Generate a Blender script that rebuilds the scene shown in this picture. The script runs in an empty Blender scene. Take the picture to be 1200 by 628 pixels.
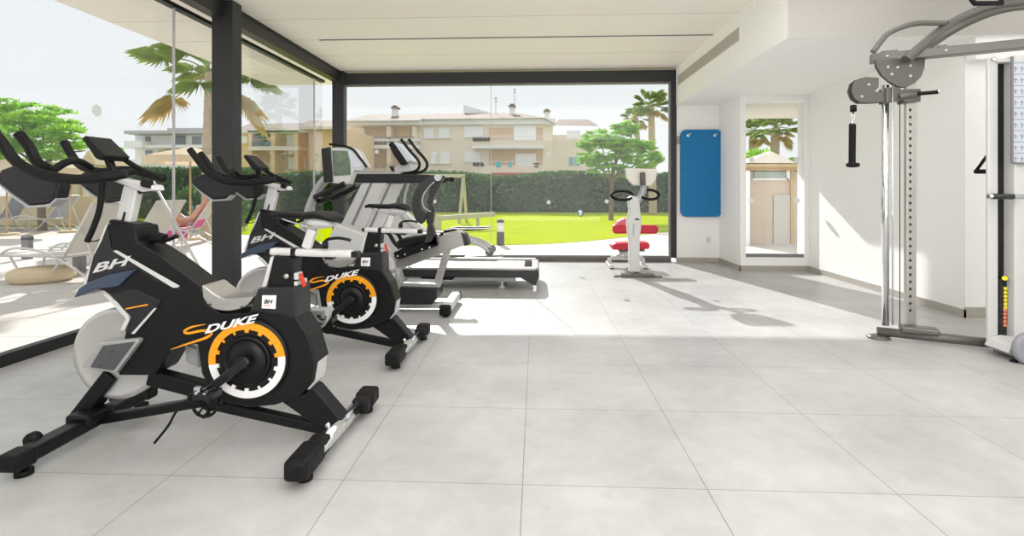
import bpy, bmesh, math, random
import numpy as np
from mathutils import Vector, Matrix
random.seed(7)
COL = bpy.context.scene.collection
PI = math.pi

# ------------------------------------------------------------------ survey
CAM_H = 1.218          # eye height, metres
F = 612.0              # focal length of the 1200 px wide frame
YAW = math.atan(28/612.0)
SN, CS = math.sin(YAW), math.cos(YAW)
def at(px, py, Y):
    """survey point: where the sight line meets the vertical plane y = Y"""
    u = (px-600)/F; v = (222-py)/F
    d = Y/(CS+u*SN)
    return Vector((d*(u*CS-SN), Y, CAM_H+d*v))
def gnd(px, py, z=0.0):
    """survey point on the ground plane"""
    u = (px-600)/F; v = (222-py)/F
    d = (z-CAM_H)/v
    return Vector((d*(u*CS-SN), d*(CS+u*SN), z))

# ------------------------------------------------------------------ materials
def s2l(c): return c/12.92 if c <= .04045 else ((c+.055)/1.055)**2.4
def rgb(r, g, b): return (s2l(r/255), s2l(g/255), s2l(b/255), 1)
MATS = {}
def mat(name, col, rough=.5, metal=0, spec=.5, noise=0, nscale=30, bump=0, coat=0, trans=0, emit=0):
    if name in MATS: return MATS[name]
    m = bpy.data.materials.new(name); m.use_nodes = True
    nt = m.node_tree; b = nt.nodes['Principled BSDF']
    c = rgb(*col)
    b.inputs['Base Color'].default_value = c
    b.inputs['Roughness'].default_value = rough
    b.inputs['Metallic'].default_value = metal
    b.inputs['Specular IOR Level'].default_value = spec
    b.inputs['Coat Weight'].default_value = coat
    if emit:
        b.inputs['Emission Color'].default_value = c; b.inputs['Emission Strength'].default_value = emit
    tc = nt.nodes.new('ShaderNodeTexCoord')
    n = nt.nodes.new('ShaderNodeTexNoise'); n.inputs['Scale'].default_value = nscale; n.inputs['Detail'].default_value = 4
    nt.links.new(tc.outputs['Object'], n.inputs['Vector'])
    mx = nt.nodes.new('ShaderNodeMix'); mx.data_type = 'RGBA'
    k = noise if noise else .04
    mx.inputs[6].default_value = tuple(x*(1-k) for x in c[:3])+(1,)
    mx.inputs[7].default_value = tuple(min(1, x*(1+k)) for x in c[:3])+(1,)
    nt.links.new(n.outputs['Fac'], mx.inputs[0]); nt.links.new(mx.outputs[2], b.inputs['Base Color'])
    if bump:
        bp_ = nt.nodes.new('ShaderNodeBump'); bp_.inputs['Strength'].default_value = bump; bp_.inputs['Distance'].default_value = .01
        nt.links.new(n.outputs['Fac'], bp_.inputs['Height']); nt.links.new(bp_.outputs['Normal'], b.inputs['Normal'])
    if trans:
        tr = nt.nodes.new('ShaderNodeBsdfTranslucent'); ms = nt.nodes.new('ShaderNodeMixShader')
        nt.links.new(mx.outputs[2], tr.inputs['Color'])
        ms.inputs[0].default_value = trans
        out = nt.nodes['Material Output']
        nt.links.new(b.outputs[0], ms.inputs[1]); nt.links.new(tr.outputs[0], ms.inputs[2]); nt.links.new(ms.outputs[0], out.inputs[0])
    MATS[name] = m
    return m

M_white = mat('white_wall_paint', (253,253,251), .8, noise=.015, nscale=3)
M_soffit = mat('grey_white_paint', (214,211,203), .8)
M_base = mat('skirting_tile', (178,172,162), .5, noise=.06)
M_frame = mat('dark_grey_aluminium', (52,52,54), .42, .3, noise=.03)
M_frame_d = mat('black_aluminium', (30,30,33), .45, .2)
M_frame_l = mat('grey_aluminium', (128,128,130), .4, .4)
M_black = mat('black_plastic', (14,14,16), .42, spec=.3, noise=.06)
M_rub = mat('black_rubber', (12,12,13), .6, spec=.28, noise=.1, nscale=90, bump=.3)
M_dgrey = mat('dark_grey_plastic', (36,36,39), .42, spec=.35, noise=.05)
M_blued = mat('blue_grey_plastic', (44,60,84), .3, noise=.08, coat=.3)
M_silver = mat('silver_paint', (174,174,175), .35, .35)
M_wsilver = mat('pale_silver_paint', (208,208,207), .4, .1)
M_alu = mat('brushed_aluminium', (188,186,182), .32, .75, noise=.06)
M_chrome = mat('chrome', (225,227,230), .12, 1)
M_orange = mat('orange_yellow_paint', (240,160,18), .45)
M_wdecal = mat('white_decal', (240,240,240), .5)
M_red = mat('red_plastic', (205,50,30), .45)
M_redt = mat('red_lettering', (210,40,50), .6)
M_fly = mat('flywheel_steel', (200,199,196), .34, .55, noise=.03)
M_crank = mat('crank_black', (14,14,16), .35)
M_redpad = mat('red_vinyl', (205,42,62), .5)
M_pinkpad = mat('pink_vinyl', (222,130,148), .5)
M_cpad = mat('cream_vinyl', (232,228,220), .6)
M_mat = mat('blue_foam', (22,120,178), .75, noise=.09, nscale=14, bump=.2)
M_steel = mat('warm_grey_steel', (104,102,97), .34, .35, noise=.04)
M_screen = mat('dark_screen', (40,46,52), .08, 0, .8, noise=.4, nscale=6)
M_scrl = mat('pale_screen', (205,212,222), .12, 0, .8, noise=.15, nscale=9)
M_yel = mat('yellow_label', (235,215,30), .5)
M_redl = mat('salmon_label', (225,120,90), .5)
M_chart = mat('chart_paper', (196,202,212), .5)
M_chartl = mat('chart_ink', (110,116,128), .6)
M_sling = mat('white_sling_fabric', (222,218,210), .8, trans=.3)
M_slinga = mat('grey_sling_fabric', (176,178,192), .8, trans=.3)
M_tube = mat('white_lounger_tube', (214,212,206), .4, .2)
M_skin = mat('skin', (214,158,128), .6, noise=.05)
M_hair = mat('dark_hair', (52,34,28), .7, noise=.2)
M_trunk = mat('palm_trunk', (190,170,146), .9, noise=.3, nscale=12, bump=.8)
M_bark = mat('bark', (112,96,78), .9, noise=.3, nscale=12, bump=.6)
M_frond = mat('palm_leaf', (158,180,90), .55, noise=.3, nscale=3, trans=.4)
M_frondd = mat('palm_leaf_dry', (206,186,112), .6, noise=.3, nscale=3, trans=.4)
M_leaf = mat('fresh_leaf', (150,200,60), .5, noise=.45, nscale=2.2, trans=.5)
M_leafd = mat('deep_leaf', (70,108,48), .55, noise=.4, nscale=2, trans=.3)
M_hedge = mat('hedge_leaf', (62,110,34), .6, noise=.7, nscale=1.2, trans=.35)
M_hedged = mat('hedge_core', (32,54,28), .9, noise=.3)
M_bmain = mat('pale_render', (242,230,214), .85, noise=.03, nscale=2)
M_btan = mat('tan_render', (236,206,160), .85, noise=.04, nscale=2)
M_bwhite = mat('white_render', (244,245,246), .85)
M_bshade = mat('recess_shade_tone', (214,186,152), .9)  # darker wall tone for flat panels, recess shade put into the colour
M_roof = mat('roof_tile', (132,114,98), .9, noise=.15, nscale=8, bump=.5)
M_shut = mat('white_shutter', (246,248,250), .6)
M_pane = mat('house_glass', (120,130,136), .15, spec=.8)
M_rail = mat('pale_balcony_rail', (226,226,224), .5)
M_turq = mat('turquoise_cloth', (70,190,200), .8)
M_bollard = mat('dark_bollard', (66,66,70), .5)
M_wood = mat('pale_wood', (196,170,130), .7, noise=.2, nscale=14)
M_woodg = mat('weathered_wood', (186,180,160), .8, noise=.15)
M_canvas = mat('beige_canvas', (226,208,180), .85, trans=.3)
M_pink = mat('pink_cloth', (226,60,140), .8, noise=.6, nscale=14)
M_sticker = mat('frosted_sticker', (236,238,238), .6)
M_beige = mat('beige_stone', (214,194,160), .9)

def glass_mat(name, tint=(.985,.99,.99), refl=.012, bloom_veil=.018):
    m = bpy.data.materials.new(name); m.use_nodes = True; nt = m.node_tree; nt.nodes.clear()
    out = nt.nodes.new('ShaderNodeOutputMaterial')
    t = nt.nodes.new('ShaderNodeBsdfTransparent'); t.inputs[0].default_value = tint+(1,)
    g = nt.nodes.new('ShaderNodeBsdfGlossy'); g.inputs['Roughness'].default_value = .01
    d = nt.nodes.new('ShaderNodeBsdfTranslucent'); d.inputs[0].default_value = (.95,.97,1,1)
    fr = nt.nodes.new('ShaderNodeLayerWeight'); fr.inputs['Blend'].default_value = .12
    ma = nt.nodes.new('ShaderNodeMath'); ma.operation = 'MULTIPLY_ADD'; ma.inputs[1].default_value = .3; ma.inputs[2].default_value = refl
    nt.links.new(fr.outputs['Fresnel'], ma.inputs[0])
    a = nt.nodes.new('ShaderNodeMixShader'); a.inputs[0].default_value = bloom_veil  # milky mix imitates sun bloom and haze over the view
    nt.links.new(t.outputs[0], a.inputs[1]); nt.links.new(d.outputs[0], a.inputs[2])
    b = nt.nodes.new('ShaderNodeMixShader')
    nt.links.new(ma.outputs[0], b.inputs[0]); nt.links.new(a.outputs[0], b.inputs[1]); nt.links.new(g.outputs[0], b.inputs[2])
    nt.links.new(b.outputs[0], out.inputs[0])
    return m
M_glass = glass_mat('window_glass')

def tile_mat():
    m = bpy.data.materials.new('cement_floor_tile'); m.use_nodes = True; nt = m.node_tree; N = nt.nodes; L = nt.links
    b = N['Principled BSDF']
    tc = N.new('ShaderNodeTexCoord'); mp = N.new('ShaderNodeMapping'); mp.inputs['Location'].default_value = (0.055, .095, 0)
    L.new(tc.outputs['Object'], mp.inputs[0])
    br = N.new('ShaderNodeTexBrick'); br.offset = 0; br.inputs['Scale'].default_value = 1
    br.inputs['Brick Width'].default_value = .75; br.inputs['Row Height'].default_value = .75
    br.inputs['Mortar Size'].default_value = .0022; br.inputs['Mortar Smooth'].default_value = .1
    br.inputs['Color1'].default_value = (.96,.96,.96,1); br.inputs['Color2'].default_value = (1,1,1,1); br.inputs['Mortar'].default_value = (.5,.49,.48,1)
    L.new(mp.outputs[0], br.inputs[0])
    n1 = N.new('ShaderNodeTexNoise'); n1.inputs['Scale'].default_value = 1.3; n1.inputs['Detail'].default_value = 8; n1.inputs['Roughness'].default_value = .62
    n2 = N.new('ShaderNodeTexNoise'); n2.inputs['Scale'].default_value = 9; n2.inputs['Detail'].default_value = 9; n2.inputs['Roughness'].default_value = .7
    L.new(mp.outputs[0], n1.inputs[0]); L.new(mp.outputs[0], n2.inputs[0])
    ad = N.new('ShaderNodeMath'); ad.operation = 'MULTIPLY_ADD'; ad.inputs[1].default_value = .45
    L.new(n2.outputs['Fac'], ad.inputs[0]); L.new(n1.outputs['Fac'], ad.inputs[2])
    cr = N.new('ShaderNodeValToRGB'); cr.color_ramp.elements[0].position = .48; cr.color_ramp.elements[1].position = .98
    cr.color_ramp.elements[0].color = rgb(164,163,162); cr.color_ramp.elements[1].color = rgb(197,196,195)
    L.new(ad.outputs[0], cr.inputs[0])
    mx = N.new('ShaderNodeMix'); mx.data_type = 'RGBA'; mx.blend_type = 'MULTIPLY'; mx.inputs[0].default_value = 1
    L.new(cr.outputs[0], mx.inputs[6]); L.new(br.outputs['Color'], mx.inputs[7]); L.new(mx.outputs[2], b.inputs['Base Color'])
    b.inputs['Roughness'].default_value = .36; b.inputs['Specular IOR Level'].default_value = .42
    bm_ = N.new('ShaderNodeBump'); bm_.inputs['Strength'].default_value = .25; bm_.inputs['Distance'].default_value = .003; bm_.invert = True
    L.new(br.outputs['Fac'], bm_.inputs['Height']); L.new(bm_.outputs[0], b.inputs['Normal'])
    return m
def board_mat():
    m = bpy.data.materials.new('cream_ceiling_board'); m.use_nodes = True; nt = m.node_tree; N = nt.nodes; L = nt.links
    b = N['Principled BSDF']; b.inputs['Roughness'].default_value = .6
    tc = N.new('ShaderNodeTexCoord'); mp = N.new('ShaderNodeMapping'); mp.inputs['Location'].default_value = (30,-.2,0)
    L.new(tc.outputs['Object'], mp.inputs[0])
    br = N.new('ShaderNodeTexBrick'); br.offset = 0; br.inputs['Brick Width'].default_value = 60; br.inputs['Row Height'].default_value = .85
    br.inputs['Scale'].default_value = 1; br.inputs['Mortar Size'].default_value = .006
    br.inputs['Color1'].default_value = rgb(251,246,238); br.inputs['Color2'].default_value = rgb(249,243,234); br.inputs['Mortar'].default_value = rgb(196,186,168)
    L.new(mp.outputs[0], br.inputs[0])
    n = N.new('ShaderNodeTexNoise'); n.inputs['Scale'].default_value = 2
    L.new(tc.outputs['Object'], n.inputs[0])
    mx = N.new('ShaderNodeMix'); mx.data_type = 'RGBA'; mx.blend_type = 'MULTIPLY'; mx.inputs[0].default_value = .06
    L.new(br.outputs['Color'], mx.inputs[6]); L.new(n.outputs['Color'], mx.inputs[7]); L.new(mx.outputs[2], b.inputs['Base Color'])
    return m
def paving_mat():
    m = bpy.data.materials.new('terrace_paving'); m.use_nodes = True; nt = m.node_tree; N = nt.nodes; L = nt.links
    b = N['Principled BSDF']; b.inputs['Roughness'].default_value = .7
    tc = N.new('ShaderNodeTexCoord')
    br = N.new('ShaderNodeTexBrick'); br.offset = 0; br.inputs['Brick Width'].default_value = 1.2; br.inputs['Row Height'].default_value = .6
    br.inputs['Scale'].default_value = 1; br.inputs['Mortar Size'].default_value = .006
    br.inputs['Color1'].default_value = rgb(218,210,200); br.inputs['Color2'].default_value = rgb(210,203,194); br.inputs['Mortar'].default_value = rgb(160,152,142)
    L.new(tc.outputs['Object'], br.inputs[0]); 
    n = N.new('ShaderNodeTexNoise'); n.inputs['Scale'].default_value = 1.5; n.inputs['Detail'].default_value = 6
    L.new(tc.outputs['Object'], n.inputs[0])
    mx = N.new('ShaderNodeMix'); mx.data_type = 'RGBA'; mx.blend_type = 'MULTIPLY'; mx.inputs[0].default_value = .15
    L.new(br.outputs['Color'], mx.inputs[6]); L.new(n.outputs['Color'], mx.inputs[7]); L.new(mx.outputs[2], b.inputs['Base Color'])
    return m
def lawn_mat():
    m = bpy.data.materials.new('lawn_grass'); m.use_nodes = True; nt = m.node_tree; N = nt.nodes; L = nt.links
    b = N['Principled BSDF']; b.inputs['Roughness'].default_value = 1; b.inputs['Specular IOR Level'].default_value = 0
    tc = N.new('ShaderNodeTexCoord'); n = N.new('ShaderNodeTexNoise'); n.inputs['Scale'].default_value = 1.2; n.inputs['Detail'].default_value = 10; n.inputs['Roughness'].default_value = .75
    L.new(tc.outputs['Object'], n.inputs[0])
    cr = N.new('ShaderNodeValToRGB'); cr.color_ramp.elements[0].position = .3; cr.color_ramp.elements[1].position = .7
    cr.color_ramp.elements[0].color = rgb(150,168,0); cr.color_ramp.elements[1].color = rgb(178,190,0)
    L.new(n.outputs['Fac'], cr.inputs[0]); L.new(cr.outputs[0], b.inputs['Base Color'])
    bp_ = N.new('ShaderNodeBump'); bp_.inputs['Strength'].default_value = .5; bp_.inputs['Distance'].default_value = .03
    n3 = N.new('ShaderNodeTexNoise'); n3.inputs['Scale'].default_value = 40; L.new(tc.outputs['Object'], n3.inputs[0])
    L.new(n3.outputs['Fac'], bp_.inputs['Height']); L.new(bp_.outputs[0], b.inputs['Normal'])
    return m
M_tile, M_board, M_pave, M_lawn = tile_mat(), board_mat(), paving_mat(), lawn_mat()

# ------------------------------------------------------------------ mesh kit
def box(bm, x0, x1, y0, y1, z0, z1):
    v = [bm.verts.new((x, y, z)) for x in (x0, x1) for y in (y0, y1) for z in (z0, z1)]
    for f in ((0,1,3,2),(4,6,7,5),(0,4,5,1),(2,3,7,6),(0,2,6,4),(1,5,7,3)):
        bm.faces.new([v[i] for i in f])
def obox(bm, c, size, rot=None):
    """box about centre c with an optional rotation matrix"""
    R = rot if rot is not None else Matrix.Identity(3)
    v = [bm.verts.new(Vector(c)+R@Vector((x*size[0]/2, y*size[1]/2, z*size[2]/2))) for x in (-1,1) for y in (-1,1) for z in (-1,1)]
    for f in ((0,1,3,2),(4,6,7,5),(0,4,5,1),(2,3,7,6),(0,2,6,4),(1,5,7,3)):
        bm.faces.new([v[i] for i in f])
def beam(bm, a, b, w, h, up=(0,0,1)):
    """rectangular bar from a to b, w across, h along 'up'"""
    a, b = Vector(a), Vector(b); d = (b-a).normalized(); u = Vector(up); s = d.cross(u)
    if s.length < 1e-4: s = d.cross(Vector((0,1,0)))
    s.normalize(); u = s.cross(d).normalized()
    va = [bm.verts.new(p+s*sx*w/2+u*sz*h/2) for p in (a, b) for sx, sz in ((-1,-1),(1,-1),(1,1),(-1,1))]
    for f in ((0,3,2,1),(4,5,6,7),(0,1,5,4),(1,2,6,5),(2,3,7,6),(3,0,4,7)):
        bm.faces.new([va[i] for i in f])
def smooth_path(pts, n=5):
    P = [Vector(p) for p in pts]
    if len(P) < 3: return P
    out = []
    for i in range(len(P)-1):
        p0 = P[max(i-1,0)]; p1 = P[i]; p2 = P[i+1]; p3 = P[min(i+2,len(P)-1)]
        for k in range(n):
            t = k/n
            out.append(.5*((2*p1)+(p2-p0)*t+(2*p0-5*p1+4*p2-p3)*t*t+(3*p1-p0-3*p2+p3)*t**3))
    out.append(P[-1]); return out
def tube(bm, pts, r, seg=10, smooth=True, radii=None):
    P = smooth_path(pts) if smooth else [Vector(p) for p in pts]
    if radii: R = [radii[0]+(radii[1]-radii[0])*i/(len(P)-1) for i in range(len(P))]
    else: R = [r]*len(P)
    rings = []; prev = None
    for i, p in enumerate(P):
        d = (P[min(i+1,len(P)-1)]-P[max(i-1,0)])
        if d.length < 1e-7: d = Vector((0,0,1))
        d.normalize()
        if prev is None:
            s = d.cross(Vector((0,0,1)))
            if s.length < .05: s = d.cross(Vector((0,1,0)))
        else: s = prev-d*prev.dot(d)
        s.normalize(); prev = s; u = s.cross(d)
        rings.append([bm.verts.new(p+(s*math.cos(2*PI*k/seg)+u*math.sin(2*PI*k/seg))*R[i]) for k in range(seg)])
    for a, b in zip(rings, rings[1:]):
        for k in range(seg):
            f = bm.faces.new((a[k], a[(k+1)%seg], b[(k+1)%seg], b[k])); f.smooth = True
    bm.faces.new(rings[0][::-1]); bm.faces.new(rings[-1])
def cyl(bm, a, b, r, seg=20, r2=None):
    tube(bm, [a, b], r, seg, False, (r, r if r2 is None else r2))
def prism(bm, poly, y0, y1):
    """poly of (x,z) extruded along y"""
    A = [bm.verts.new((x, y0, z)) for x, z in poly]; B = [bm.verts.new((x, y1, z)) for x, z in poly]
    bm.faces.new(A); bm.faces.new(B[::-1]); n = len(poly)
    for i in range(n): bm.faces.new((A[i], B[i], B[(i+1)%n], A[(i+1)%n]))
def lathe(bm, c, prof, seg=24, axis='z'):
    rings = []
    for r, h in prof:
        ring = []
        for k in range(seg):
            a = 2*PI*k/seg; x, y = r*math.cos(a), r*math.sin(a)
            if axis == 'z': p = (x, y, h)
            elif axis == 'y': p = (x, h, y)
            else: p = (h, x, y)
            ring.append(bm.verts.new(Vector(c)+Vector(p)))
        rings.append(ring)
    for a, b in zip(rings, rings[1:]):
        for k in range(seg):
            f = bm.faces.new((a[k], a[(k+1)%seg], b[(k+1)%seg], b[k])); f.smooth = True
    bm.faces.new(rings[0][::-1]); bm.faces.new(rings[-1])
def ball(bm, c, r, sc=(1,1,1), seg=16, rings=10):
    lathe(bm, c, [(max(1e-4, r*math.sin(PI*i/rings))*sc[0], -r*math.cos(PI*i/rings)*sc[2]) for i in range(rings+1)], seg)

def link(name, bm, m, parent=None, bevel=0, loc=None, smooth=False, seg=2):
    bmesh.ops.recalc_face_normals(bm, faces=bm.faces)
    me = bpy.data.meshes.new(name); bm.to_mesh(me); bm.free()
    for mm in (m if isinstance(m, (list, tuple)) else [m]): me.materials.append(mm)
    if smooth:
        for p in me.polygons: p.use_smooth = True
    o = bpy.data.objects.new(name, me); COL.objects.link(o)
    if parent is not None: o.parent = parent
    if loc is not None: o.location = loc
    if bevel:
        b = o.modifiers.new('bevel', 'BEVEL'); b.width = bevel; b.segments = seg; b.limit_method = 'ANGLE'; b.angle_limit = math.radians(35); b.harden_normals = False
    return o
def tag(o, label=None, cat=None, group=None, kind=None):
    if label: o['label'] = label
    if cat: o['category'] = cat
    if group: o['group'] = group
    if kind: o['kind'] = kind
    return o
def thing(name, label, cat, loc=(0,0,0), rz=0, group=None):
    o = bpy.data.objects.new(name, None); COL.objects.link(o); o.location = loc; o.rotation_euler = (0,0,rz)
    o.empty_display_size = .1
    return tag(o, label, cat, group)
def struct(name, bm, m, bevel=0, parent=None):
    o = link(name, bm, m, parent, bevel)
    if parent is None: o['kind'] = 'structure'
    return o
def B(): return bmesh.new()
KEEP = {'louvre', 'pin_hole', 'chart_drawing', 'weight_stack', 'trim_1', 'trunk', 'rope_cord', 'toe_cage', 'saddle_rail', 'balcony_rail', 'window_frame', 'chimney_cap', 'antenna', 'cabin_shutter', 'towel_fold', 'rib', 'body_shell'}
def clusters(bm, pad=.006):
    """groups of connected pieces that touch one another"""
    seen, isl = set(), []
    for v in bm.verts:
        if v in seen: continue
        st, cur = [v], []
        seen.add(v)
        while st:
            a = st.pop(); cur.append(a)
            for e in a.link_edges:
                w = e.other_vert(a)
                if w not in seen: seen.add(w); st.append(w)
        lo = [min(c.co[i] for c in cur)-pad for i in range(3)]; hi = [max(c.co[i] for c in cur)+pad for i in range(3)]
        isl.append([cur, lo, hi])
    grp = [[x] for x in isl]; again = True
    while again:
        again = False
        for i in range(len(grp)):
            for j in range(i+1, len(grp)):
                if any(all(a[1][k] <= b[2][k] and b[1][k] <= a[2][k] for k in range(3)) for a in grp[i] for b in grp[j]):
                    grp[i] += grp.pop(j); again = True; break
            if again: break
    return [[v for x in g for v in x[0]] for g in grp]
def split_link(name, bm, m, parent, bevel=0):
    cl = clusters(bm) if name not in KEEP and len(bm.verts) < 6000 else []
    if not 2 <= len(cl) <= 14: return link(name, bm, m, parent, bevel)
    first = None; keyed = [{v.index for v in c} for c in cl] if not bm.verts.index_update() else None
    for ks in keyed:
        b2_ = bm.copy(); b2_.verts.ensure_lookup_table()
        bmesh.ops.delete(b2_, geom=[v for v in b2_.verts if v.index not in ks], context='VERTS')
        o = link(name, b2_, m, parent, bevel); first = first or o
    bm.free(); return first
def part(name, m, parent, fn, *a, bevel=0, label=None, **k):
    bm = B(); fn(bm, *a, **k); o = split_link(name, bm, m, parent, bevel)
    if label: o['label'] = label
    return o
def children(o): return [c for c in bpy.data.objects if c.parent == o]
def copy_tree(o, parent=None):
    c = o.copy(); COL.objects.link(c)
    if parent is not None: c.parent = parent
    for ch in children(o): copy_tree(ch, c)
    return c
def text_bm(txt, size, bold=0, shear=.25, sx=1):
    cu = bpy.data.curves.new('t', 'FONT'); cu.body = txt; cu.size = size; cu.shear = shear; cu.offset = bold; cu.resolution_u = 3
    ob = bpy.data.objects.new('t', cu); COL.objects.link(ob)
    bpy.context.view_layer.update()
    me = bpy.data.meshes.new_from_object(ob.evaluated_get(bpy.context.evaluated_depsgraph_get()))
    bpy.data.objects.remove(ob); bpy.data.curves.remove(cu)
    bm = B(); bm.from_mesh(me); bpy.data.meshes.remove(me)
    if sx != 1:
        for v in bm.verts: v.co.x *= sx
    return bm
def text_xz(name, txt, size, m, parent, x, y, z, ang=0, bold=0, shear=.25, sx=1):
    """lettering standing in the xz plane, read from the -y side"""
    bm = text_bm(txt, size, bold, shear, sx)
    bm.transform(Matrix.Translation((x, y, z)) @ Matrix.Rotation(-ang, 4, 'Y') @ Matrix.Rotation(PI/2, 4, 'X'))
    me = bpy.data.meshes.new(name); bm.to_mesh(me); bm.free(); me.materials.append(m)
    o = bpy.data.objects.new(name, me); COL.objects.link(o); o.parent = parent
    return o

# ------------------------------------------------------------------ room shell
YB = 8.9; CEIL = 3.26; XL = -3.375; XR = 4.08
bm = B(); box(bm, -3.7, 7.2, -4.0, YB+.12, -.12, 0); struct('floor', bm, M_tile)
bm = B(); box(bm, -3.75, 7.2, -4.0, YB+.02, CEIL, CEIL+.25); struct('ceiling', bm, M_board)
bm = B(); box(bm, -5.2, -3.75, -4.0, 10.0, CEIL+.0, CEIL+.22); box(bm, -3.75, 2.5, YB+.02, 10.0, CEIL+.0, CEIL+.22); struct('trim_1', bm, M_board)  # roof overhang
bm = B(); box(bm, -2.95, 2.33, 6.985, 7.0, CEIL-.012, CEIL); struct('trim_2', bm, M_frame_l)    # linear slot in the ceiling
# white masonry on the right
bm = B(); box(bm, 2.36, 3.2, YB, YB+.3, 0, CEIL); box(bm, 3.07, 3.15, 8.0, YB+.05, 0, CEIL); struct('wall_back', bm, M_white)
bm = B()   # wall with the narrow window
box(bm, 3.15, 4.2, 8.0, 8.2, 0, .2); box(bm, 3.15, 4.2, 8.0, 8.2, 2.54, CEIL); box(bm, 4.01, 4.5, 8.0, 8.2, .2, 2.54)
struct('wall_niche', bm, M_white)
bm = B(); box(bm, XR, 7.2, 5.16, 8.35, 0, CEIL); struct('wall_right', bm, M_white)
bm = B(); box(bm, 6.9, 7.2, -4, 5.16, 0, CEIL); struct('wall_side', bm, M_white)
bm = B(); box(bm, -3.7, 7.2, -4.2, -4.0, 0, CEIL); struct('wall_behind', bm, M_white)
bm = B(); box(bm, XR+.0, 7.0, 5.04, 5.165, 2.43, 2.64); struct('trim_3', bm, M_white)
bm = B(); box(bm, 2.35, 7.2, 4.99, YB, 2.634, CEIL); struct('wall_fascia', bm, [M_white, mat('painted_shade', (184,181,175), .8)])
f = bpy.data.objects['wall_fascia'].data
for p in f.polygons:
    if p.normal.y < -.5: p.material_index = 1  # front face tinted darker, its shade is painted in
bm = B(); box(bm, 2.36, 3.12, YB-.013, YB, 0, .075); struct('baseboard_back', bm, M_base)
bm = B(); box(bm, 3.057, 3.07, 7.987, YB, 0, .075); box(bm, 3.057, XR, 7.987, 8.0, 0, .075); struct('baseboard_niche', bm, M_base)
bm = B(); box(bm, XR-.013, XR, 5.147, 7.99, 0, .075); box(bm, XR-.013, 6.9, 5.147, 5.16, 0, .1); struct('baseboard_right', bm, M_base)

bm = B(); box(bm, 3.22, 5.6, 8.22, 10.1, 2.56, 2.8); struct('trim_4', bm, M_soffit)
# glazed back wall
w = thing('window_1', None, None); w['kind'] = 'structure'
part('frame', M_frame, w, lambda b: (box(b, XL-.15, 2.36, YB-.02, YB+.1, 3.03, CEIL-.03), box(b, 2.27, 2.36, YB-.02, YB+.1, .07, 3.03)), bevel=.004)
part('bottom_frame', mat('rail_grey', (104,100,96), .45, .2), w, lambda b: box(b, XL, 2.27, YB-.02, YB+.1, 0, .07), bevel=.004)
part('frame_edge', M_frame_l, w, lambda b: (box(b, XL, 2.27, YB+.0, YB+.06, 3.0, 3.03), box(b, XL, 2.27, YB, YB+.06, .07, .1), box(b, 2.24, 2.27, YB, YB+.06, .1, 3.0)))
XS = at(575.5, 200, YB+.05).x
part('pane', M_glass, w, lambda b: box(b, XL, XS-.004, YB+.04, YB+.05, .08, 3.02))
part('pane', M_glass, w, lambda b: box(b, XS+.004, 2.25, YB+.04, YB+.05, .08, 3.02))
part('pane_joint', M_wsilver, w, lambda b: box(b, XS-.004, XS+.004, YB+.036, YB+.054, .09, 3.01))
def sticker(bm, p, r, ax='y'):
    o2 = .0015
    n = 20
    for rr, dy in ((r, 0),):
        pts = []
        for k in range(n):
            a = 2*PI*k/n
            pts.append(bm.verts.new(p+(Vector((r*math.cos(a), 0, r*math.sin(a))) if ax == 'y' else Vector((0, r*math.cos(a), r*math.sin(a))))))
        bm.faces.new(pts)
for (px, py) in ((441.5,178),(509.5,180),(643,180),(509,236),(643,237),(710,180),(711,236)):
    bm = B(); sticker(bm, at(px, py, YB+.036), .035); o = link('glass_sticker', bm, M_sticker, w)
# glazed left wall
w2 = thing('window_2', None, None); w2['kind'] = 'structure'
part('header_beam', M_frame, w2, lambda b: box(b, XL-.14, XL, -4, YB-.02, 3.08, CEIL-.0), bevel=.004)
part('header_edge', M_frame_d, w2, lambda b: box(b, XL, XL+.012, -4, YB-.02, CEIL-.03, CEIL))
part('top_rail', M_frame_d, w2, lambda b: box(b, XL-.36, XL-.28, -4, YB, 3.07, 3.11))
part('floor_rail', M_frame_d, w2, lambda b: box(b, XL-.34, XL-.27, -4, YB, 0, .085))
part('floor_rail', M_frame_l, w2, lambda b: box(b, XL-.46, XL-.345, -4, YB, -.0, .05))
part('post', M_frame, w2, lambda b: box(b, XL-.12, XL+.11, 5.48, 5.66, 0, 3.26), bevel=.004)
part('post', M_frame, w2, lambda b: box(b, XL-.13, XL+.07, YB-.06, YB+.1, 0, 3.26), bevel=.004)
part('post', M_frame, w2, lambda b: box(b, XL-.12, XL+.11, .2, .38, 0, 3.26), bevel=.004)
GX = XL-.32
ys = [-4, -1.6, .9, 2.5, 5.17, 8.55, YB]
for a, b_ in zip(ys, ys[1:]):
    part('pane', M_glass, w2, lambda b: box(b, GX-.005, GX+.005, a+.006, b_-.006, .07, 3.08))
part('pane_joint', M_wsilver, w2, lambda b: [box(b, GX-.012, GX+.012, y-.006, y+.006, .09, 3.07) for y in (.9, 5.17, 8.55)])
for (px, py, x) in ((94,126,GX+.008),):
    u = (px-628)/612
    Yq = (GX+.008)/u
    bm = B(); sticker(bm, Vector((GX+.008, Yq, CAM_H+(222-py)/612*Yq)), .05, 'x'); link('glass_sticker', bm, M_sticker, w2)
# narrow window
w3 = thing('window_3', None, None); w3['kind'] = 'structure'
part('sill', M_frame_l, w3, lambda b: box(b, 3.15, 4.01, 8.02, 8.07, .2, .25))
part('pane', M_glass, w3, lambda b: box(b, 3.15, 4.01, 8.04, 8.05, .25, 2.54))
for (px, py) in ((881,187),(881,235),(934,187),(934,235)):
    bm = B(); sticker(bm, at(px, py, 8.035), .042); link('glass_sticker', bm, M_sticker, w3)
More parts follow.
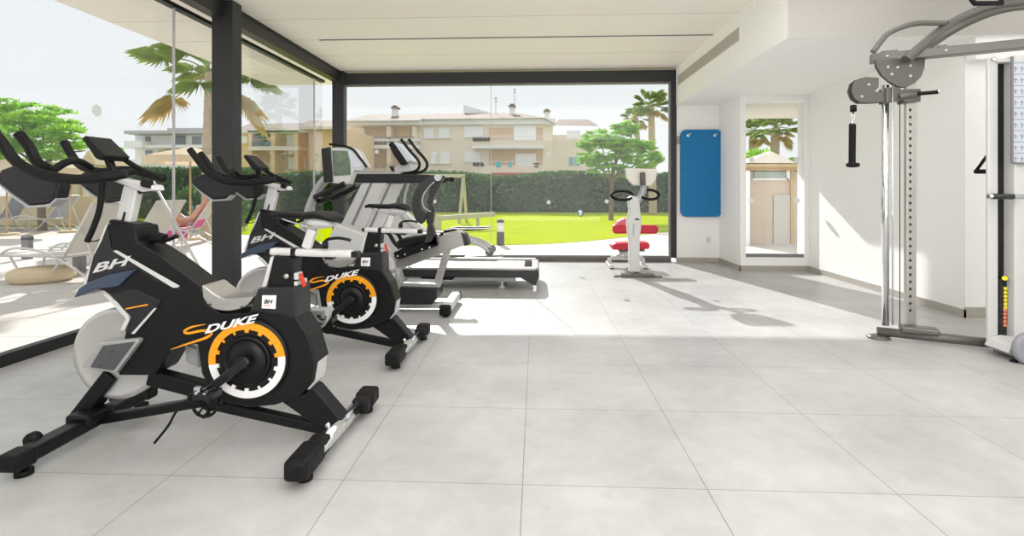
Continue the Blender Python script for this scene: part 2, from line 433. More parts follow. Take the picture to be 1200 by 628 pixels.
# ventilation grille in the fascia
v = thing('ventilation_grille', 'long pale grey slot vent high in the white fascia right of the ceiling boards', 'vent', (2.35, 7.4, 3.02))
part('frame', M_soffit, v, lambda b: (box(b, -.006, -.001, -1.25, 1.35, .07, .08), box(b, -.006, -.001, -1.25, 1.35, -.08, -.07), box(b, -.006, -.001, -1.25, -1.24, -.07, .07), box(b, -.006, -.001, 1.34, 1.35, -.07, .07)))
part('louvre', mat('vent_grey', (196,192,184), .7), v, lambda b: [box(b, -.005, -.001, -1.24, 1.34, -.066+i*.022, -.05+i*.022) for i in range(6)])
part('backing', mat('vent_dark', (168,164,156), .8), v, lambda b: box(b, -.0015, -.0005, -1.24, 1.34, -.07, .07))
# socket
p = at(830, 281, YB)
s_ = thing('wall_socket', 'small white wall socket low on the white wall below the blue mat', 'socket', (p.x, YB, p.z))
part('cover', M_wdecal, s_, lambda b: box(b, -.04, .04, -.012, -.001, -.055, .055), bevel=.004)
part('socket_face', M_soffit, s_, lambda b: cyl(b, (0,-.012,0), (0,-.015,0), .025))

# ------------------------------------------------------------------ blue mat on its rack
def rrect(w, h, r, n=6):
    pts = []
    for cx, cz, a0 in ((w/2-r, h/2-r, 0), (-w/2+r, h/2-r, PI/2), (-w/2+r, -h/2+r, PI), (w/2-r, -h/2+r, 1.5*PI)):
        for k in range(n+1):
            a = a0+PI/2*k/n; pts.append((cx+r*math.cos(a), cz+r*math.sin(a)))
    return pts
a = at(797, 152, YB-.05); b_ = at(846, 254, YB-.05)
mw, mh = b_.x-a.x, a.z-b_.z
c = Vector(((a.x+b_.x)/2, YB-.05, (a.z+b_.z)/2))
t = thing('exercise_mat', 'tall blue foam exercise mat hanging on the white wall beside the glazing', 'mat', c)
part('mat_body', M_mat, t, lambda b: prism(b, rrect(mw, mh, .1), -.02, .0), bevel=.006)
for sx in (-1, 1):
    e = part('eyelet', M_chrome, t, lambda b: lathe(b, (sx*mw*.32, -.021, mh/2-.1), [(.014,0),(.026,-.003),(.026,-.006),(.014,-.008)], 16, 'y'))
mr = thing('mat_rack', 'silver wall bracket with two hooks holding the blue mat', 'rack', (c.x, YB, c.z+mh/2-.1))
part('wall_plate', M_silver, mr, lambda b: (box(b, -mw/2-.07, mw/2+.04, -.012, -.001, -.14, .0)), bevel=.002)
for sx in (-1, 1):
    part('hook', M_chrome, mr, lambda b: tube(b, [(sx*mw*.32,-.01,-.0),(sx*mw*.32,-.08,.0),(sx*mw*.32+.02,-.1,.015),(sx*mw*.32+.03,-.1,.03)], .007))

# ------------------------------------------------------------------ spin bike
BO = Vector((-1.57, 2.52, 0))      # where the near bike stands
def q(px, py, Y=2.44):
    p = at(px, py, Y)-BO; return (p.x, p.z)
def q3(px, py, Y=2.52):
    return at(px, py, Y)-BO
def P_(bm, pts, Y0, Y1, Yref=None):
    prism(bm, [q(x, y, Yref or Y0) for x, y in pts], Y0-BO.y, Y1-BO.y)
def flat(bm, pts, Y, e=.003):
    P_(bm, pts, Y-e, Y, Y)

def make_bike():
    t = thing('spin_bike', 'black indoor cycling bike nearest the camera with orange and white ring on chain guard', 'exercise bike', BO, group='black spin bikes')
    SY0, SY1 = 2.44, 2.60
    body = part('body_shell', M_black, t, lambda b: P_(b, [(126,262),(158,265),(161,284),(190,302),(236,336),(241,353),(258,367),(292,366),(299,351),(346,348),(347,372),(361,393),(370,425),(366,448),(352,464),(322,475),(290,478),(262,472),(247,458),(236,438),(231,404),(214,402),(198,412),(184,436),(180,440),(138,440),(143,405),(147,388),(153,372),(140,354),(121,341),(104,338),(110,300)], SY0, SY1), bevel=.008)
    part('front_cover', M_dgrey, body, lambda b: flat(b, [(127,268),(131,292),(160,308),(210,337),(212,340),(185,330),(160,314),(125,322),(102,331),(110,300)], SY0-.001), bevel=.001)
    part('front_cover', M_dgrey, body, lambda b: flat(b, [(128,344),(160,338),(190,352),(178,370),(158,390),(147,388),(154,371)], SY0-.001), bevel=.001)
    part('fairing', M_blued, body, lambda b: P_(b, [(86,349),(92,338),(104,330),(125,322),(160,315),(148,326),(138,336),(112,339)], 2.425, 2.615), bevel=.006)
    part('edge_strip', M_wsilver, body, lambda b: (P_(b, [(126,262),(123,264),(97,332),(101,334)], SY0+.0, SY1)), bevel=.002)
    part('trim_strip', M_wsilver, body, lambda b: (flat(b, [(133,294),(137,293),(211,335),(208,337),(203,337)], SY0-.005), flat(b, [(121,344),(126,344),(151,369),(152,375),(146,387),(141,387),(148,373)], SY0-.005), flat(b, [(181,361),(184,361),(158,391),(154,391)], SY0-.005)))
    part('orange_mark', M_orange, body, lambda b: flat(b, [(148,361),(173,356),(174,357.5),(148,362.5)], SY0-.006))
    part('emblem', M_wsilver, body, lambda b: None) if False else None
    p = q(107, 320, SY0-.006); text_xz('lettering', 'BH', .056, M_wsilver, body, p[0], SY0-.006-BO.y, p[1], math.radians(13), .0016, .4, 2.5)
    # metal plate low on the front
    part('fork_cover', M_silver, body, lambda b: P_(b, [(113,402),(160,397),(163,400),(135,438),(94,430)], 2.41, 2.63), bevel=.006)
    part('fork_inset', mat('mid_grey_plate', (88,88,90), .4, .3), body, lambda b: flat(b, [(121,405),(158,400.5),(133,434),(106,430)], 2.408), bevel=.001)
    part('bolt', M_crank, body, lambda b: [cyl(b, q3(x, y, 2.407), q3(x, y, 2.402), .006, 10) for x, y in ((131,412),(118,428))])
    # flywheel
    c0 = q3(141, 413, 2.52)
    def wheel(b):
        lathe(b, c0, [(.05,-.03),(.19,-.018),(.2,-.024),(.224,-.024),(.226,-.018),(.226,.018),(.224,.024),(.2,.024),(.19,.018),(.05,.03)], 56, 'y')
    part('flywheel', M_fly, t, wheel)
    # chain guard rings
    cg = q3(291, 421.3, 2.43); R = .186
    ring_o, ring_w = B(), B()
    n = 96
    for k in range(n):
        a0, a1 = 2*PI*k/n, 2*PI*(k+1)/n
        am = math.degrees((a0+a1)/2) % 360
        ph = (am*14/360) % 1
        ri = R*.75 if .34 < ph < .58 else R*.82
        if .34 < ph < .58 : ri = R*.74
        bmx = ring_o if (8 < am < 188) else ring_w
        pts = [(cg.x+r*math.cos(a), cg.z+r*math.sin(a)*.96) for r, a in ((ri,a0),(R,a0),(R,a1),(ri,a1))]
        prism(bmx, pts, cg.y-.016, cg.y-.01)
    guard = part('chain_guard', M_black, t, lambda b: lathe(b, (cg.x, cg.y, cg.z), [(.192,.05),(.196,0),(.19,-.008),(.12,-.008)], 56, 'y'))
    guard.data.transform(Matrix.Identity(4))
    link('orange_ring', ring_o, M_orange, guard); link('white_ring', ring_w, M_wdecal, guard)
    part('hub_disc', M_black, guard, lambda b: (lathe(b, (cg.x, cg.y-.008, cg.z), [(.118,.0),(.112,-.012),(.1,-.012),(.1,-.006),(.085,-.006),(.08,-.016),(.05,-.018)], 40, 'y')))
    part('crank_bolt', M_crank, guard, lambda b: cyl(b, (cg.x, cg.y-.02, cg.z), (cg.x, cg.y-.06, cg.z), .03, 20))
    # lettering above the ring
    p = q(239, 391, 2.405); text_xz('lettering', 'DUKE', .049, M_wdecal, body, p[0], 2.405-BO.y, p[1], math.radians(13), .0016, .45, 1.95)
    def swoosh(b):
        P = [q(*s, SY0) for s in ((201,409),(222,402),(243,395),(249,389),(238,387),(222,390),(217,388),(225,383),(242,379.5))]
        W = [.001,.0045,.0065,.0065,.006,.006,.006,.005,.001]
        P2 = smooth_path([Vector((x, 0, z)) for x, z in P], 6); m_ = len(P2)
        L_, R_ = [], []
        for i, pt in enumerate(P2):
            d = (P2[min(i+1,m_-1)]-P2[max(i-1,0)]).normalized(); nn = Vector((-d.z, 0, d.x))
            f_ = i/(m_-1)*(len(W)-1); k = min(int(f_), len(W)-2); ww = W[k]+(W[k+1]-W[k])*(f_-k)
            y_ = SY0-.006-BO.y
            L_.append(b.verts.new((pt.x+nn.x*ww, y_, pt.z+nn.z*ww))); R_.append(b.verts.new((pt.x-nn.x*ww, y_, pt.z-nn.z*ww)))
        for i in range(m_-1): b.faces.new((L_[i], L_[i+1], R_[i+1], R_[i]))
    part('orange_swoosh', M_orange, body, swoosh)
    # rear spine
    part('rear_cover', M_wsilver, body, lambda b: P_(b, [(344,330),(348,330),(349,371),(363,392),(373,425),(370,448),(357,464),(354,462),(365,447),(369,425),(359,394),(345,373)], 2.47, 2.585), bevel=.004)
    # aluminium saddle-shaped casting
    part('metal_casting', M_alu, body, lambda b: P_(b, [(236,334),(240,336),(246,341),(252,345.5),(258,348.5),(264,350),(272,350),(281,349),(297,347.5),(293,354),(288,359),(281,362),(270,364.5),(260,364.5),(250,362),(243,357),(238,349)], 2.43, 2.61), bevel=.006)
    part('bolt', M_crank, body, lambda b: [cyl(b, q3(x, y, 2.43), q3(x, y, 2.424), .006, 10) for x, y in ((246,357),(283,360))])
    # seat mast
    mast = part('seat_mast', M_dgrey, t, lambda b: P_(b, [(302,338),(346,336),(347,374),(330,369),(292,365)], 2.435, 2.605), bevel=.008)
    st = part('badge', M_wdecal, mast, lambda b: flat(b, [(307.5,346),(324,346),(323,362),(307,361)], 2.431, .002))
    p = q(309, 355.5, 2.428); text_xz('lettering', 'BH', .027, M_crank, st, p[0], 2.427-BO.y, p[1], 0, .0008, .3, 1.15)
    p = q(309, 358.5, 2.428); text_xz('lettering', 'FITNESS', .0085, M_redt, st, p[0], 2.427-BO.y, p[1], 0, .0001, .2, 1.1)
    part('mast_tube', M_black, t, lambda b: P_(b, [(321,299),(345,303),(342,342),(312,340)], 2.475, 2.565), bevel=.006)
    part('mast_edge', M_wsilver, mast, lambda b: P_(b, [(317,301),(321,300),(311,340),(305,341)], 2.48, 2.56), bevel=.002)
    part('mast_knob', M_alu, mast, lambda b: (cyl(b, q3(335,324,2.475), q3(335,324,2.455), .011), lathe(b, q3(335,324,2.45), [(.006,-.004),(.013,0),(.013,.008)], 14, 'y')))
    lv = part('release_clamp', M_wsilver, mast, lambda b: P_(b, [(344,320),(349,320),(350,328),(344,328)], 2.475, 2.53), bevel=.004)
    part('release_lever', M_red, lv, lambda b: P_(b, [(350,321),(352.5,320),(357.5,335),(355,337),(353,334)], 2.47, 2.49), bevel=.003)
    # seat slider + saddle
    sl = part('seat_slider', M_wsilver, t, lambda b: beam(b, q3(318,294.5), q3(414,297.5), .055, .036), bevel=.012)
    part('end_cap', M_black, sl, lambda b: (beam(b, q3(314,294.3), q3(319,294.5), .05, .026), beam(b, q3(413,297.5), q3(421,297.8), .05, .028), beam(b, q3(343,295), q3(349,295.3), .058, .04), beam(b, q3(382,302), q3(392,302.5), .05, .012)), bevel=.003)
    part('clamp_lever', M_black, sl, lambda b: (tube(b, [q3(381,289,2.49),q3(381,283,2.48),q3(386,280,2.47),q3(398,279,2.46),q3(411,281.5,2.46)], .0075), cyl(b, q3(381,291,2.49), q3(381,283,2.49), .015)))
    part('seat_post', M_wsilver, t, lambda b: beam(b, q3(359,291), q3(367,268), .04, .045), bevel=.01)
    def saddle(b):
        secs = [(319,251.5,.018,.016),(326,249.5,.024,.022),(345,250.5,.032,.026),(360,250.5,.058,.028),(374,249,.095,.032),(386,250,.115,.034),(393,253,.105,.028),(397,257,.07,.014)]
        rings = []
        for px, py, hw, th in secs:
            c_ = q3(px, py); ring = []
            for k in range(16):
                a_ = 2*PI*k/16
                yy = hw*math.cos(a_); zz = math.sin(a_)
                zt = (0.35*th*zz if zz > 0 else th*zz)
                ring.append(b.verts.new((c_.x, c_.y+yy, c_.z+zt-.2*th*(yy/hw)**2)))
            rings.append(ring)
        for a_, b2 in zip(rings, rings[1:]):
            for k in range(16): fc = b.faces.new((a_[k], a_[(k+1)%16], b2[(k+1)%16], b2[k])); fc.smooth = True
        b.faces.new(rings[0][::-1]); b.faces.new(rings[-1])
    sd = part('saddle', M_rub, t, saddle)
    def shell(b):
        rings = []
        for px, py, hw, th in ((361,264,.025,.012),(364,260,.045,.02),(371,260,.062,.032),(380,260,.07,.034),(388,261,.066,.026),(392,262,.05,.012)):
            c_ = q3(px, py)
            rings.append([b.verts.new((c_.x, c_.y+hw*math.cos(2*PI*k/16), c_.z+.002+th*math.sin(2*PI*k/16))) for k in range(16)])
        for a_, b2 in zip(rings, rings[1:]):
            for k in range(16): fc = b.faces.new((a_[k], a_[(k+1)%16], b2[(k+1)%16], b2[k])); fc.smooth = True
        b.faces.new(rings[0][::-1]); b.faces.new(rings[-1])
    part('saddle_shell', M_wsilver, sd, shell)
    part('saddle_rail', M_chrome, sd, lambda b: [tube(b, [q3(330,256,2.52+s*.015),q3(348,262,2.52+s*.022),q3(372,268,2.52+s*.024),q3(390,262,2.52+s*.03)], .004) for s in (-1,1)])
    # handlebar mast
    hp = part('handlebar_post', M_wsilver, t, lambda b: beam(b, q3(146,268), q3(157,219), .05, .075, up=(1,0,0)), bevel=.008)
    part('post_slot', M_crank, hp, lambda b: P_(b, [(141,263),(143.5,263),(147,249),(145,248)], 2.49, 2.494))
    part('post_collar', M_black, hp, lambda b: P_(b, [(127,257),(160,263),(161,285),(126,276)], 2.46, 2.58), bevel=.01)
    part('slide_bracket', M_wsilver, t, lambda b: P_(b, [(119,207),(124,206),(178,217),(180,223),(166,225)], 2.49, 2.57), bevel=.004)
    part('slide_knob', M_black, t, lambda b: (cyl(b, q3(163,223), q3(181,219.5), .02), cyl(b, q3(168,214,2.48), q3(176,216,2.48), .022)), bevel=.002)
    # handlebars (bullhorn bars on both sides, tied at the clamp)
    def bars(b):
        tube(b, [q3(-12,148,2.30),q3(3,168,2.30),q3(20,190,2.30),q3(48,204,2.30),q3(85,210,2.30),q3(120,208,2.31),q3(148,203,2.34)], .0235, 14)
        tube(b, [q3(75,166,2.76),q3(84,182,2.76),q3(96,195,2.76),q3(118,201,2.76),q3(150,199,2.74),q3(192,209,2.72)], .021, 14)
        tube(b, [q3(60,201,2.36),q3(78,190,2.46),q3(92,189,2.6),q3(106,196,2.72)], .018, 12)
        tube(b, [q3(125,208,2.33),q3(138,207,2.52),q3(158,200,2.7)], .02, 12)
    hb = part('handlebar', M_rub, t, bars)
    part('centre_grip', M_rub, hb, lambda b: tube(b, [q3(22,157,2.47),q3(34,172,2.47),q3(44,190,2.47),q3(62,200,2.47)], .024, 14))
    part('forearm_bar', M_rub, hb, lambda b: tube(b, [q3(134,178,2.6),q3(160,196,2.62),q3(192,210,2.62)], .014, 12))
    part('brake_strap', M_rub, t, lambda b: tube(b, [q3(119,210,2.45),q3(119,225,2.44),q3(116,248,2.44),q3(108,270,2.44),q3(102,283,2.44)], .0135, 10))
    part('cable', M_crank, t, lambda b: tube(b, [q3(104,283,2.44),q3(113,282,2.46),q3(124,278,2.47)], .004, 6))
    # bottle cradles under the front
    for k, (dy, sgn) in enumerate(((2.34, 1), (2.78, 1))):
        sc_ = 2.34
        def cup(b):
            P0 = [(0,199),(14,194),(28,196),(64,207),(69,218),(66,231),(58,238),(34,240),(14,226),(-6,210)]
            prism(b, [q(x, y, sc_) for x, y in P0], dy-BO.y-.0, dy-BO.y+.07)
        cc = part('bottle_cradle', M_dgrey, t, cup, bevel=.01)
        part('cradle_cavity', M_crank, cc, lambda b: prism(b, [q(x, y, sc_) for x, y in [(29,200),(63,210),(67,220),(62,230),(34,236),(28,222)]], dy-BO.y-.003, dy-BO.y), bevel=.001)
        part('cradle_rim', M_silver, cc, lambda b: prism(b, [q(x, y, sc_) for x, y in [(-6,211),(14,227),(34,241),(58,239.5),(66,232),(67,234),(59,242),(33,243.5),(12,229)]], dy-BO.y-.004, dy-BO.y+.06), bevel=.001)
    # console
    cs = part('console', M_black, t, lambda b: P_(b, [(95,162),(100,158.5),(124,182),(118,188),(112,186)], 2.43, 2.585), bevel=.006)
    part('display', M_screen, cs, lambda b: P_(b, [(103,161.2),(104,160.8),(121,178.6),(120,179.5)], 2.45, 2.565))
    part('console_stem', M_black, t, lambda b: beam(b, q3(127,186), q3(134,204), .03, .03), bevel=.005)
    # resistance lever + knob on the top tube
    part('resistance_knob', M_rub, t, lambda b: (tube(b, [q3(168,286,2.52),q3(180,278,2.52),q3(193,280,2.52)], .026, 12), tube(b, [q3(190,283),q3(200,280),q3(207,276)], .01, 8), lathe(b, q3(206,277), [(.004,-.012),(.014,-.008),(.014,.006),(.004,.012)], 12)))
    # lower frame
    fr = part('frame', M_black, t, lambda b: (
        beam(b, q3(136,436,2.52), q3(92,492,2.52), .09, .075, up=(1,0,0)),
        beam(b, q3(112,492,2.52), q3(240,470,2.52), .05, .045),
        beam(b, q3(238,470,2.52), q3(392,504,2.52), .05, .05),
        beam(b, q3(178,440,2.50), q3(262,462,2.50), .07, .075),
        P_(b, [(338,452),(368,455),(404,497),(392,506),(366,497),(328,470)], 2.47, 2.57)), bevel=.008)
    part('frame_brace', M_silver, fr, lambda b: P_(b, [(217,404),(230,410),(233,431),(218,424)], 2.54, 2.58))
    # stabilisers
    for nm, (n0, n1, Ya, Yb) in (('rear', (0,0,2.17,2.86)), ('front', (0,0,2.2,2.88))):
        if nm == 'rear':
            ga, gb = gnd(357,563), gnd(430,481); dd = (gb-ga).normalized(); A = ga-dd*.05-BO; Bq = gb+dd*.05-BO; A.z = Bq.z = .075
            stb = part('rear_stabiliser', M_chrome, t, lambda b: cyl(b, A, Bq, .036, 24))
            part('end_cap', M_rub, stb, lambda b: (obox(b, A+Vector((0,.06,.004)), (.1,.2,.085)), obox(b, A+Vector((0,.2,.0)), (.085,.09,.078)), obox(b, Bq-Vector((0,.05,-.004)), (.1,.13,.08)), obox(b, Bq-Vector((0,.15,0)), (.085,.09,.078))), bevel=.018)
            part('foot', M_rub, stb, lambda b: (cyl(b, A+Vector((0,.06,-.06)), A+Vector((0,.06,-.075)), .032), cyl(b, A+Vector((0,.06,-.02)), A+Vector((0,.06,-.065)), .016), cyl(b, Bq-Vector((0,.06,.075)), Bq-Vector((0,.06,.055)), .032)))
            part('bolt', M_chrome, stb, lambda b: [ball(b, A+Vector((-.0,dy,.045)), .012) for dy in (.3,.4)])
        else:
            ga, gb = gnd(28,556), gnd(166,478); dd = (gb-ga).normalized(); A = ga-dd*.03-BO; Bq = gb+dd*.03-BO; A.z = Bq.z = .08
            stb = part('front_stabiliser', M_black, t, lambda b: beam(b, A, Bq, .085, .06), bevel=.012)
            part('end_cap', M_rub, stb, lambda b: (obox(b, A+Vector((0,.0,0)), (.098,.1,.072)), obox(b, Bq, (.098,.08,.072))), bevel=.014)
            part('foot', M_rub, stb, lambda b: (cyl(b, A+Vector((.0,.03,-.058)), A+Vector((0,.03,-.08)), .034), cyl(b, A+Vector((0,.03,-.01)), A+Vector((0,.03,-.06)), .016), cyl(b, Bq-Vector((0,.03,.08)), Bq-Vector((0,.03,.055)), .034)))
            part('transport_wheel', M_rub, stb, lambda b: (lathe(b, A+Vector((-.06,.13,.02)), [(.012,-.022),(.03,-.02),(.034,-.01),(.034,.01),(.03,.02),(.012,.022)], 20, 'y'), lathe(b, Bq+Vector((-.06,-.13,.02)), [(.012,-.022),(.03,-.02),(.034,-.01),(.034,.01),(.03,.02),(.012,.022)], 20, 'y')))
            part('mount_bracket', M_black, stb, lambda b: obox(b, (A+Bq)/2+Vector((0,0,.03)), (.12,.16,.05)), bevel=.012)
    # cranks and pedals
    ck = part('crank_arm', M_crank, t, lambda b: beam(b, q3(291,421,2.375), q3(243,458,2.36), .02, .042, up=(0,0,1)), bevel=.008)
    pe = part('pedal', M_crank, t, lambda b: (
        cyl(b, q3(242,459,2.37), q3(242,459,2.26), .009),
        obox(b, q3(240,462,2.31), (.075,.085,.022)),
        [obox(b, q3(240,462,2.31)+Vector((sx*.045,0,-.002)), (.012,.1,.034)) for sx in (-1,1)]), bevel=.003)
    part('pedal_metal', M_chrome, pe, lambda b: ([obox(b, q3(240,462,2.31)+Vector((sx*.02,-.0,.014)), (.016,.07,.012)) for sx in (-1,1)], ball(b, q3(242,459,2.355), .016), obox(b, q3(232,457,2.30), (.03,.02,.03))), bevel=.002)
    def cage(b):
        c_ = q3(240,470,2.30)
        for rx, rz, dy, dz in ((.055,.05,0,-.02),(.052,.042,.04,-.012)):
            pts = [c_+Vector((rx*math.cos(a_), dy, dz+rz*math.sin(a_))) for a_ in [PI+PI*k/10 for k in range(11)]]
            tube(b, pts, .007, 8, False)
        tube(b, [c_+Vector((0,-.01,-.07)), c_+Vector((0,.045,-.055))], .007, 8, False)
        tube(b, [c_+Vector((-.03,-.01,-.06)), c_+Vector((.0,.0,-.02)), c_+Vector((.03,-.01,-.06))], .006, 8, False)
    part('toe_cage', M_rub, pe, cage)
    part('toe_strap', M_rub, pe, lambda b: tube(b, [q3(232,463,2.3),q3(218,470,2.3),q3(206,483,2.3),q3(197,499,2.3),q3(181,519,2.3)], .006, 8))
    part('crank_arm', M_crank, t, lambda b: beam(b, q3(309,402,2.665), q3(357,372,2.68), .02, .04), bevel=.008)
    c_ = q3(375,364,2.76)
    pe2 = part('pedal', M_silver, t, lambda b: (obox(b, c_, (.075,.09,.022)), obox(b, c_+Vector((.045,0,0)), (.012,.1,.034)), obox(b, c_+Vector((-.045,0,0)), (.012,.1,.034))), bevel=.003)
    part('toe_cage', M_silver, pe2, lambda b: (tube(b, [c_+Vector((.05*math.cos(a_), -.02, -.01-.075*math.sin(a_))) for a_ in [PI*k/10 for k in range(11)]], .008, 8, False), tube(b, [c_+Vector((.045*math.cos(a_), .03, -.01-.06*math.sin(a_))) for a_ in [PI*k/10 for k in range(11)]], .008, 8, False)))
    return t
bike = make_bike()
b2 = copy_tree(bike); b2.location = (BO.x+.01, BO.y+1.38, 0)
b2['label'] = 'black indoor cycling bike second from the camera, between the nearer bike and the silver machines'

# ------------------------------------------------------------------ recumbent machine (silver)
RO = Vector((-1.5, 5.25, 0))
def r3(px, py, Y=5.25): return at(px, py, Y)-RO
def RP(b, pts, Y0, Y1, Yr=None): prism(b, [((at(x,y,Yr or Y0)-RO).x, (at(x,y,Yr or Y0)-RO).z) for x, y in pts], Y0-RO.y, Y1-RO.y)
t = thing('recumbent_bike', 'silver recumbent exercise bike with black seat bracket and large tilted screen behind the second bike', 'exercise bike', RO)
fr = part('frame_rail', M_alu, t, lambda b: RP(b, [(449,306),(449,318),(476,313),(545,287),(543,271),(535,270),(476,292)], 5.18, 5.32), bevel=.008)
part('rail_cap', M_frame, fr, lambda b: RP(b, [(540,272),(546,275),(550,287),(544,288)], 5.17, 5.33), bevel=.004)
part('rear_post', M_alu, t, lambda b: RP(b, [(521,290),(529,288),(513,343),(505,341)], 5.2, 5.3), bevel=.006)
part('front_post', M_silver, t, lambda b: RP(b, [(455,310),(463,308),(475,345),(466,350),(458,330)], 5.17, 5.33), bevel=.006)
part('generator_box', M_dgrey, t, lambda b: RP(b, [(469,336),(512,338),(512,350),(506,357),(466,357),(464,350)], 5.08, 5.42), bevel=.01)
part('cross_bar', M_silver, t, lambda b: RP(b, [(472,331),(514,333),(514,337),(472,336)], 5.12, 5.38), bevel=.004)
part('floor_tube', M_wsilver, t, lambda b: beam(b, r3(440,358), r3(530,357), .1, .05), bevel=.01)
st = part('rear_stabiliser', M_wsilver, t, lambda b: beam(b, (at(528,350,5.25)-RO)*Vector((1,0,0))+Vector((0,-.3,.07)), (at(528,350,5.25)-RO)*Vector((1,0,0))+Vector((0,.36,.07)), .1, .085), bevel=.02)
xs = r3(528,350).x
part('end_cap', M_rub, st, lambda b: (obox(b, (xs,-.31,.068), (.112,.07,.1)), obox(b, (xs,.37,.068), (.112,.05,.1))), bevel=.02)
part('foot', M_rub, st, lambda b: (cyl(b, (xs,-.28,.03), (xs,-.28,0), .03), cyl(b, (xs,.33,.03), (xs,.33,0), .03)))
xf = r3(395,350).x
st2 = part('front_stabiliser', M_wsilver, t, lambda b: beam(b, (xf,-.3,.06), (xf,.3,.06), .1, .07), bevel=.02)
part('foot', M_rub, st2, lambda b: (cyl(b, (xf,-.26,.03), (xf,-.26,0), .03), cyl(b, (xf,.26,.03), (xf,.26,0), .03)))
part('drive_cover', M_wsilver, t, lambda b: RP(b, [(375,352),(376,300),(392,262),(430,275),(462,305),(462,330),(445,352)], 5.12, 5.38), bevel=.02)
br = part('seat_bracket', M_black, t, lambda b: RP(b, [(461,296),(470,292),(505,283),(509,276),(512,276),(513,288),(468,304),(463,303)], 5.06, 5.1), bevel=.003)
part('bolt', M_wsilver, br, lambda b: [cyl(b, r3(x,y,5.06), r3(x,y,5.05), .008, 12) for x, y in ((466,300),(474.5,298),(494.5,292),(503.5,290))])
part('seat_bracket', M_black, t, lambda b: RP(b, [(470,292),(505,283),(509,276),(512,276),(513,288),(468,304)], 5.4, 5.44, 5.06), bevel=.003)
bp_ = part('backrest_post', M_frame, t, lambda b: RP(b, [(503,248),(507,247),(506,262),(510,275),(513,287),(498,287),(501,262)], 5.06, 5.14), bevel=.004)
def cshape(b, Y):
    pts = [(513,205),(503,206.5),(494,213),(486,223),(482.5,236),(483,248),(487,258),(493,263),(497,260),(500,252),(497,247),(493,243),(492,235),(495,226),(503,218),(514,213)]
    prism(b, [((at(x,y,5.05)-RO).x, (at(x,y,5.05)-RO).z) for x, y in pts], Y-RO.y, Y+.06-RO.y)
    pts = [(507,208),(518,208),(515,219),(508,231),(506,239),(509,246),(507,262),(499,262),(499,250),(502,245),(500,237),(502,228)]
    prism(b, [((at(x,y,5.05)-RO).x, (at(x,y,5.05)-RO).z) for x, y in pts], Y+.02-RO.y, Y+.08-RO.y)
bk = part('backrest_frame', M_frame, t, lambda b: cshape(b, 5.05), bevel=.006)
part('backrest_trim', M_silver, bk, lambda b: (tube(b, [r3(509,213,5.04),r3(500,222,5.04),r3(495,233,5.04),r3(497,243,5.04),r3(505,248,5.04)], .007), tube(b, [r3(513,208,5.03), r3(514.5,208,5.16)], .035)))
part('seat', M_rub, t, lambda b: RP(b, [(463,286),(467,281),(500,276),(503,281),(470,292)], 5.1, 5.4), bevel=.012)
part('side_handle', M_rub, t, lambda b: tube(b, [r3(451,272,5.0),r3(456,274,5.0),r3(462,284,5.0),r3(469,291,5.0)], .019))
part('side_handle', M_rub, t, lambda b: tube(b, [r3(461,272,5.48),r3(466,274,5.48),r3(472,284,5.48),r3(479,291,5.46)], .019))
ms = part('console_mast', M_silver, t, lambda b: tube(b, [r3(355,300,5.25),r3(357,270,5.25),r3(363,243,5.25),r3(375,218,5.25),r3(388,205,5.25)], .045, 14))
cn = part('console', M_wsilver, t, lambda b: RP(b, [(378,173),(410,172),(420,176),(430,195),(424,200),(414,200),(408,216),(392,215),(381,212)], 5.0, 5.14), bevel=.012)
part('console_back', M_dgrey, cn, lambda b: RP(b, [(376,174),(387,172),(390,213),(379,214)], 4.985, 5.13), bevel=.008)
part('screen', mat('painted_reflection', (96,112,92), .1, 0, .8, noise=.7, nscale=16), cn, lambda b: RP(b, [(389,176),(407,177),(410,190),(411,205),(391,206)], 4.994, 5.0))  # green mottling paints a garden reflection into the screen colour
part('screen_visor', M_scrl, cn, lambda b: RP(b, [(407,176),(415,176),(428,194),(414,197)], 4.992, 5.0))
part('visor_edge', M_black, cn, lambda b: tube(b, [r3(386,169,4.99),r3(397,170,4.99),r3(412,174,4.99),r3(421,184,4.99),r3(430,196,4.99)], .012))
part('handlebar', M_black, t, lambda b: (tube(b, [r3(369,231,5.05),r3(380,226,5.0),r3(394,220,4.95),r3(404,215,4.95)], .026), tube(b, [r3(388,233,5.05),r3(404,226,5.05),r3(418,218,5.05)], .024), tube(b, [r3(370,230,5.1),r3(374,236,5.2),r3(390,232,5.1)], .024)))
part('cable', M_black, t, lambda b: tube(b, [r3(421,218,5.05),r3(415,228,5.0),r3(407,236,5.0)], .006, 6))

# ------------------------------------------------------------------ treadmill
TO = Vector((-1.2, 6.75, 0))
def t3(px, py, Y=6.4): return at(px, py, Y)-TO
def TP(b, pts, Y0, Y1, Yr=None): prism(b, [((at(x,y,Yr or Y0)-TO).x, (at(x,y,Yr or Y0)-TO).z) for x, y in pts], Y0-TO.y, Y1-TO.y)
t = thing('treadmill', 'white and grey treadmill with wide slanted masts, deck reaching right towards the back glazing', 'treadmill', TO)
part('deck', mat('running_deck', (206,204,200), .6), t, lambda b: box(b, -1.5, .98, -.36, .36, .17, .25), bevel=.006)
part('running_belt', mat('running_belt', (150,150,148), .6, noise=.1), t, lambda b: box(b, -1.45, 1.06, -.27, .27, .15, .262), bevel=.01)
for y_ in (-.42, .42):
    r_ = part('side_rail', M_frame_l if y_ > 0 else M_frame, t, lambda b: (box(b, -1.55, 1.1, y_-.05, y_+.05, .155, .245), prism(b, [(1.02,.245),(1.22,.245),(1.24,.2),(1.2,.06),(1.16,.07),(1.02,.155)], y_-.055, y_+.055)), bevel=.01)
    part('rail_top', M_alu, r_, lambda b: box(b, -1.55, 1.2, y_-.055, y_+.055, .246, .275), bevel=.006)
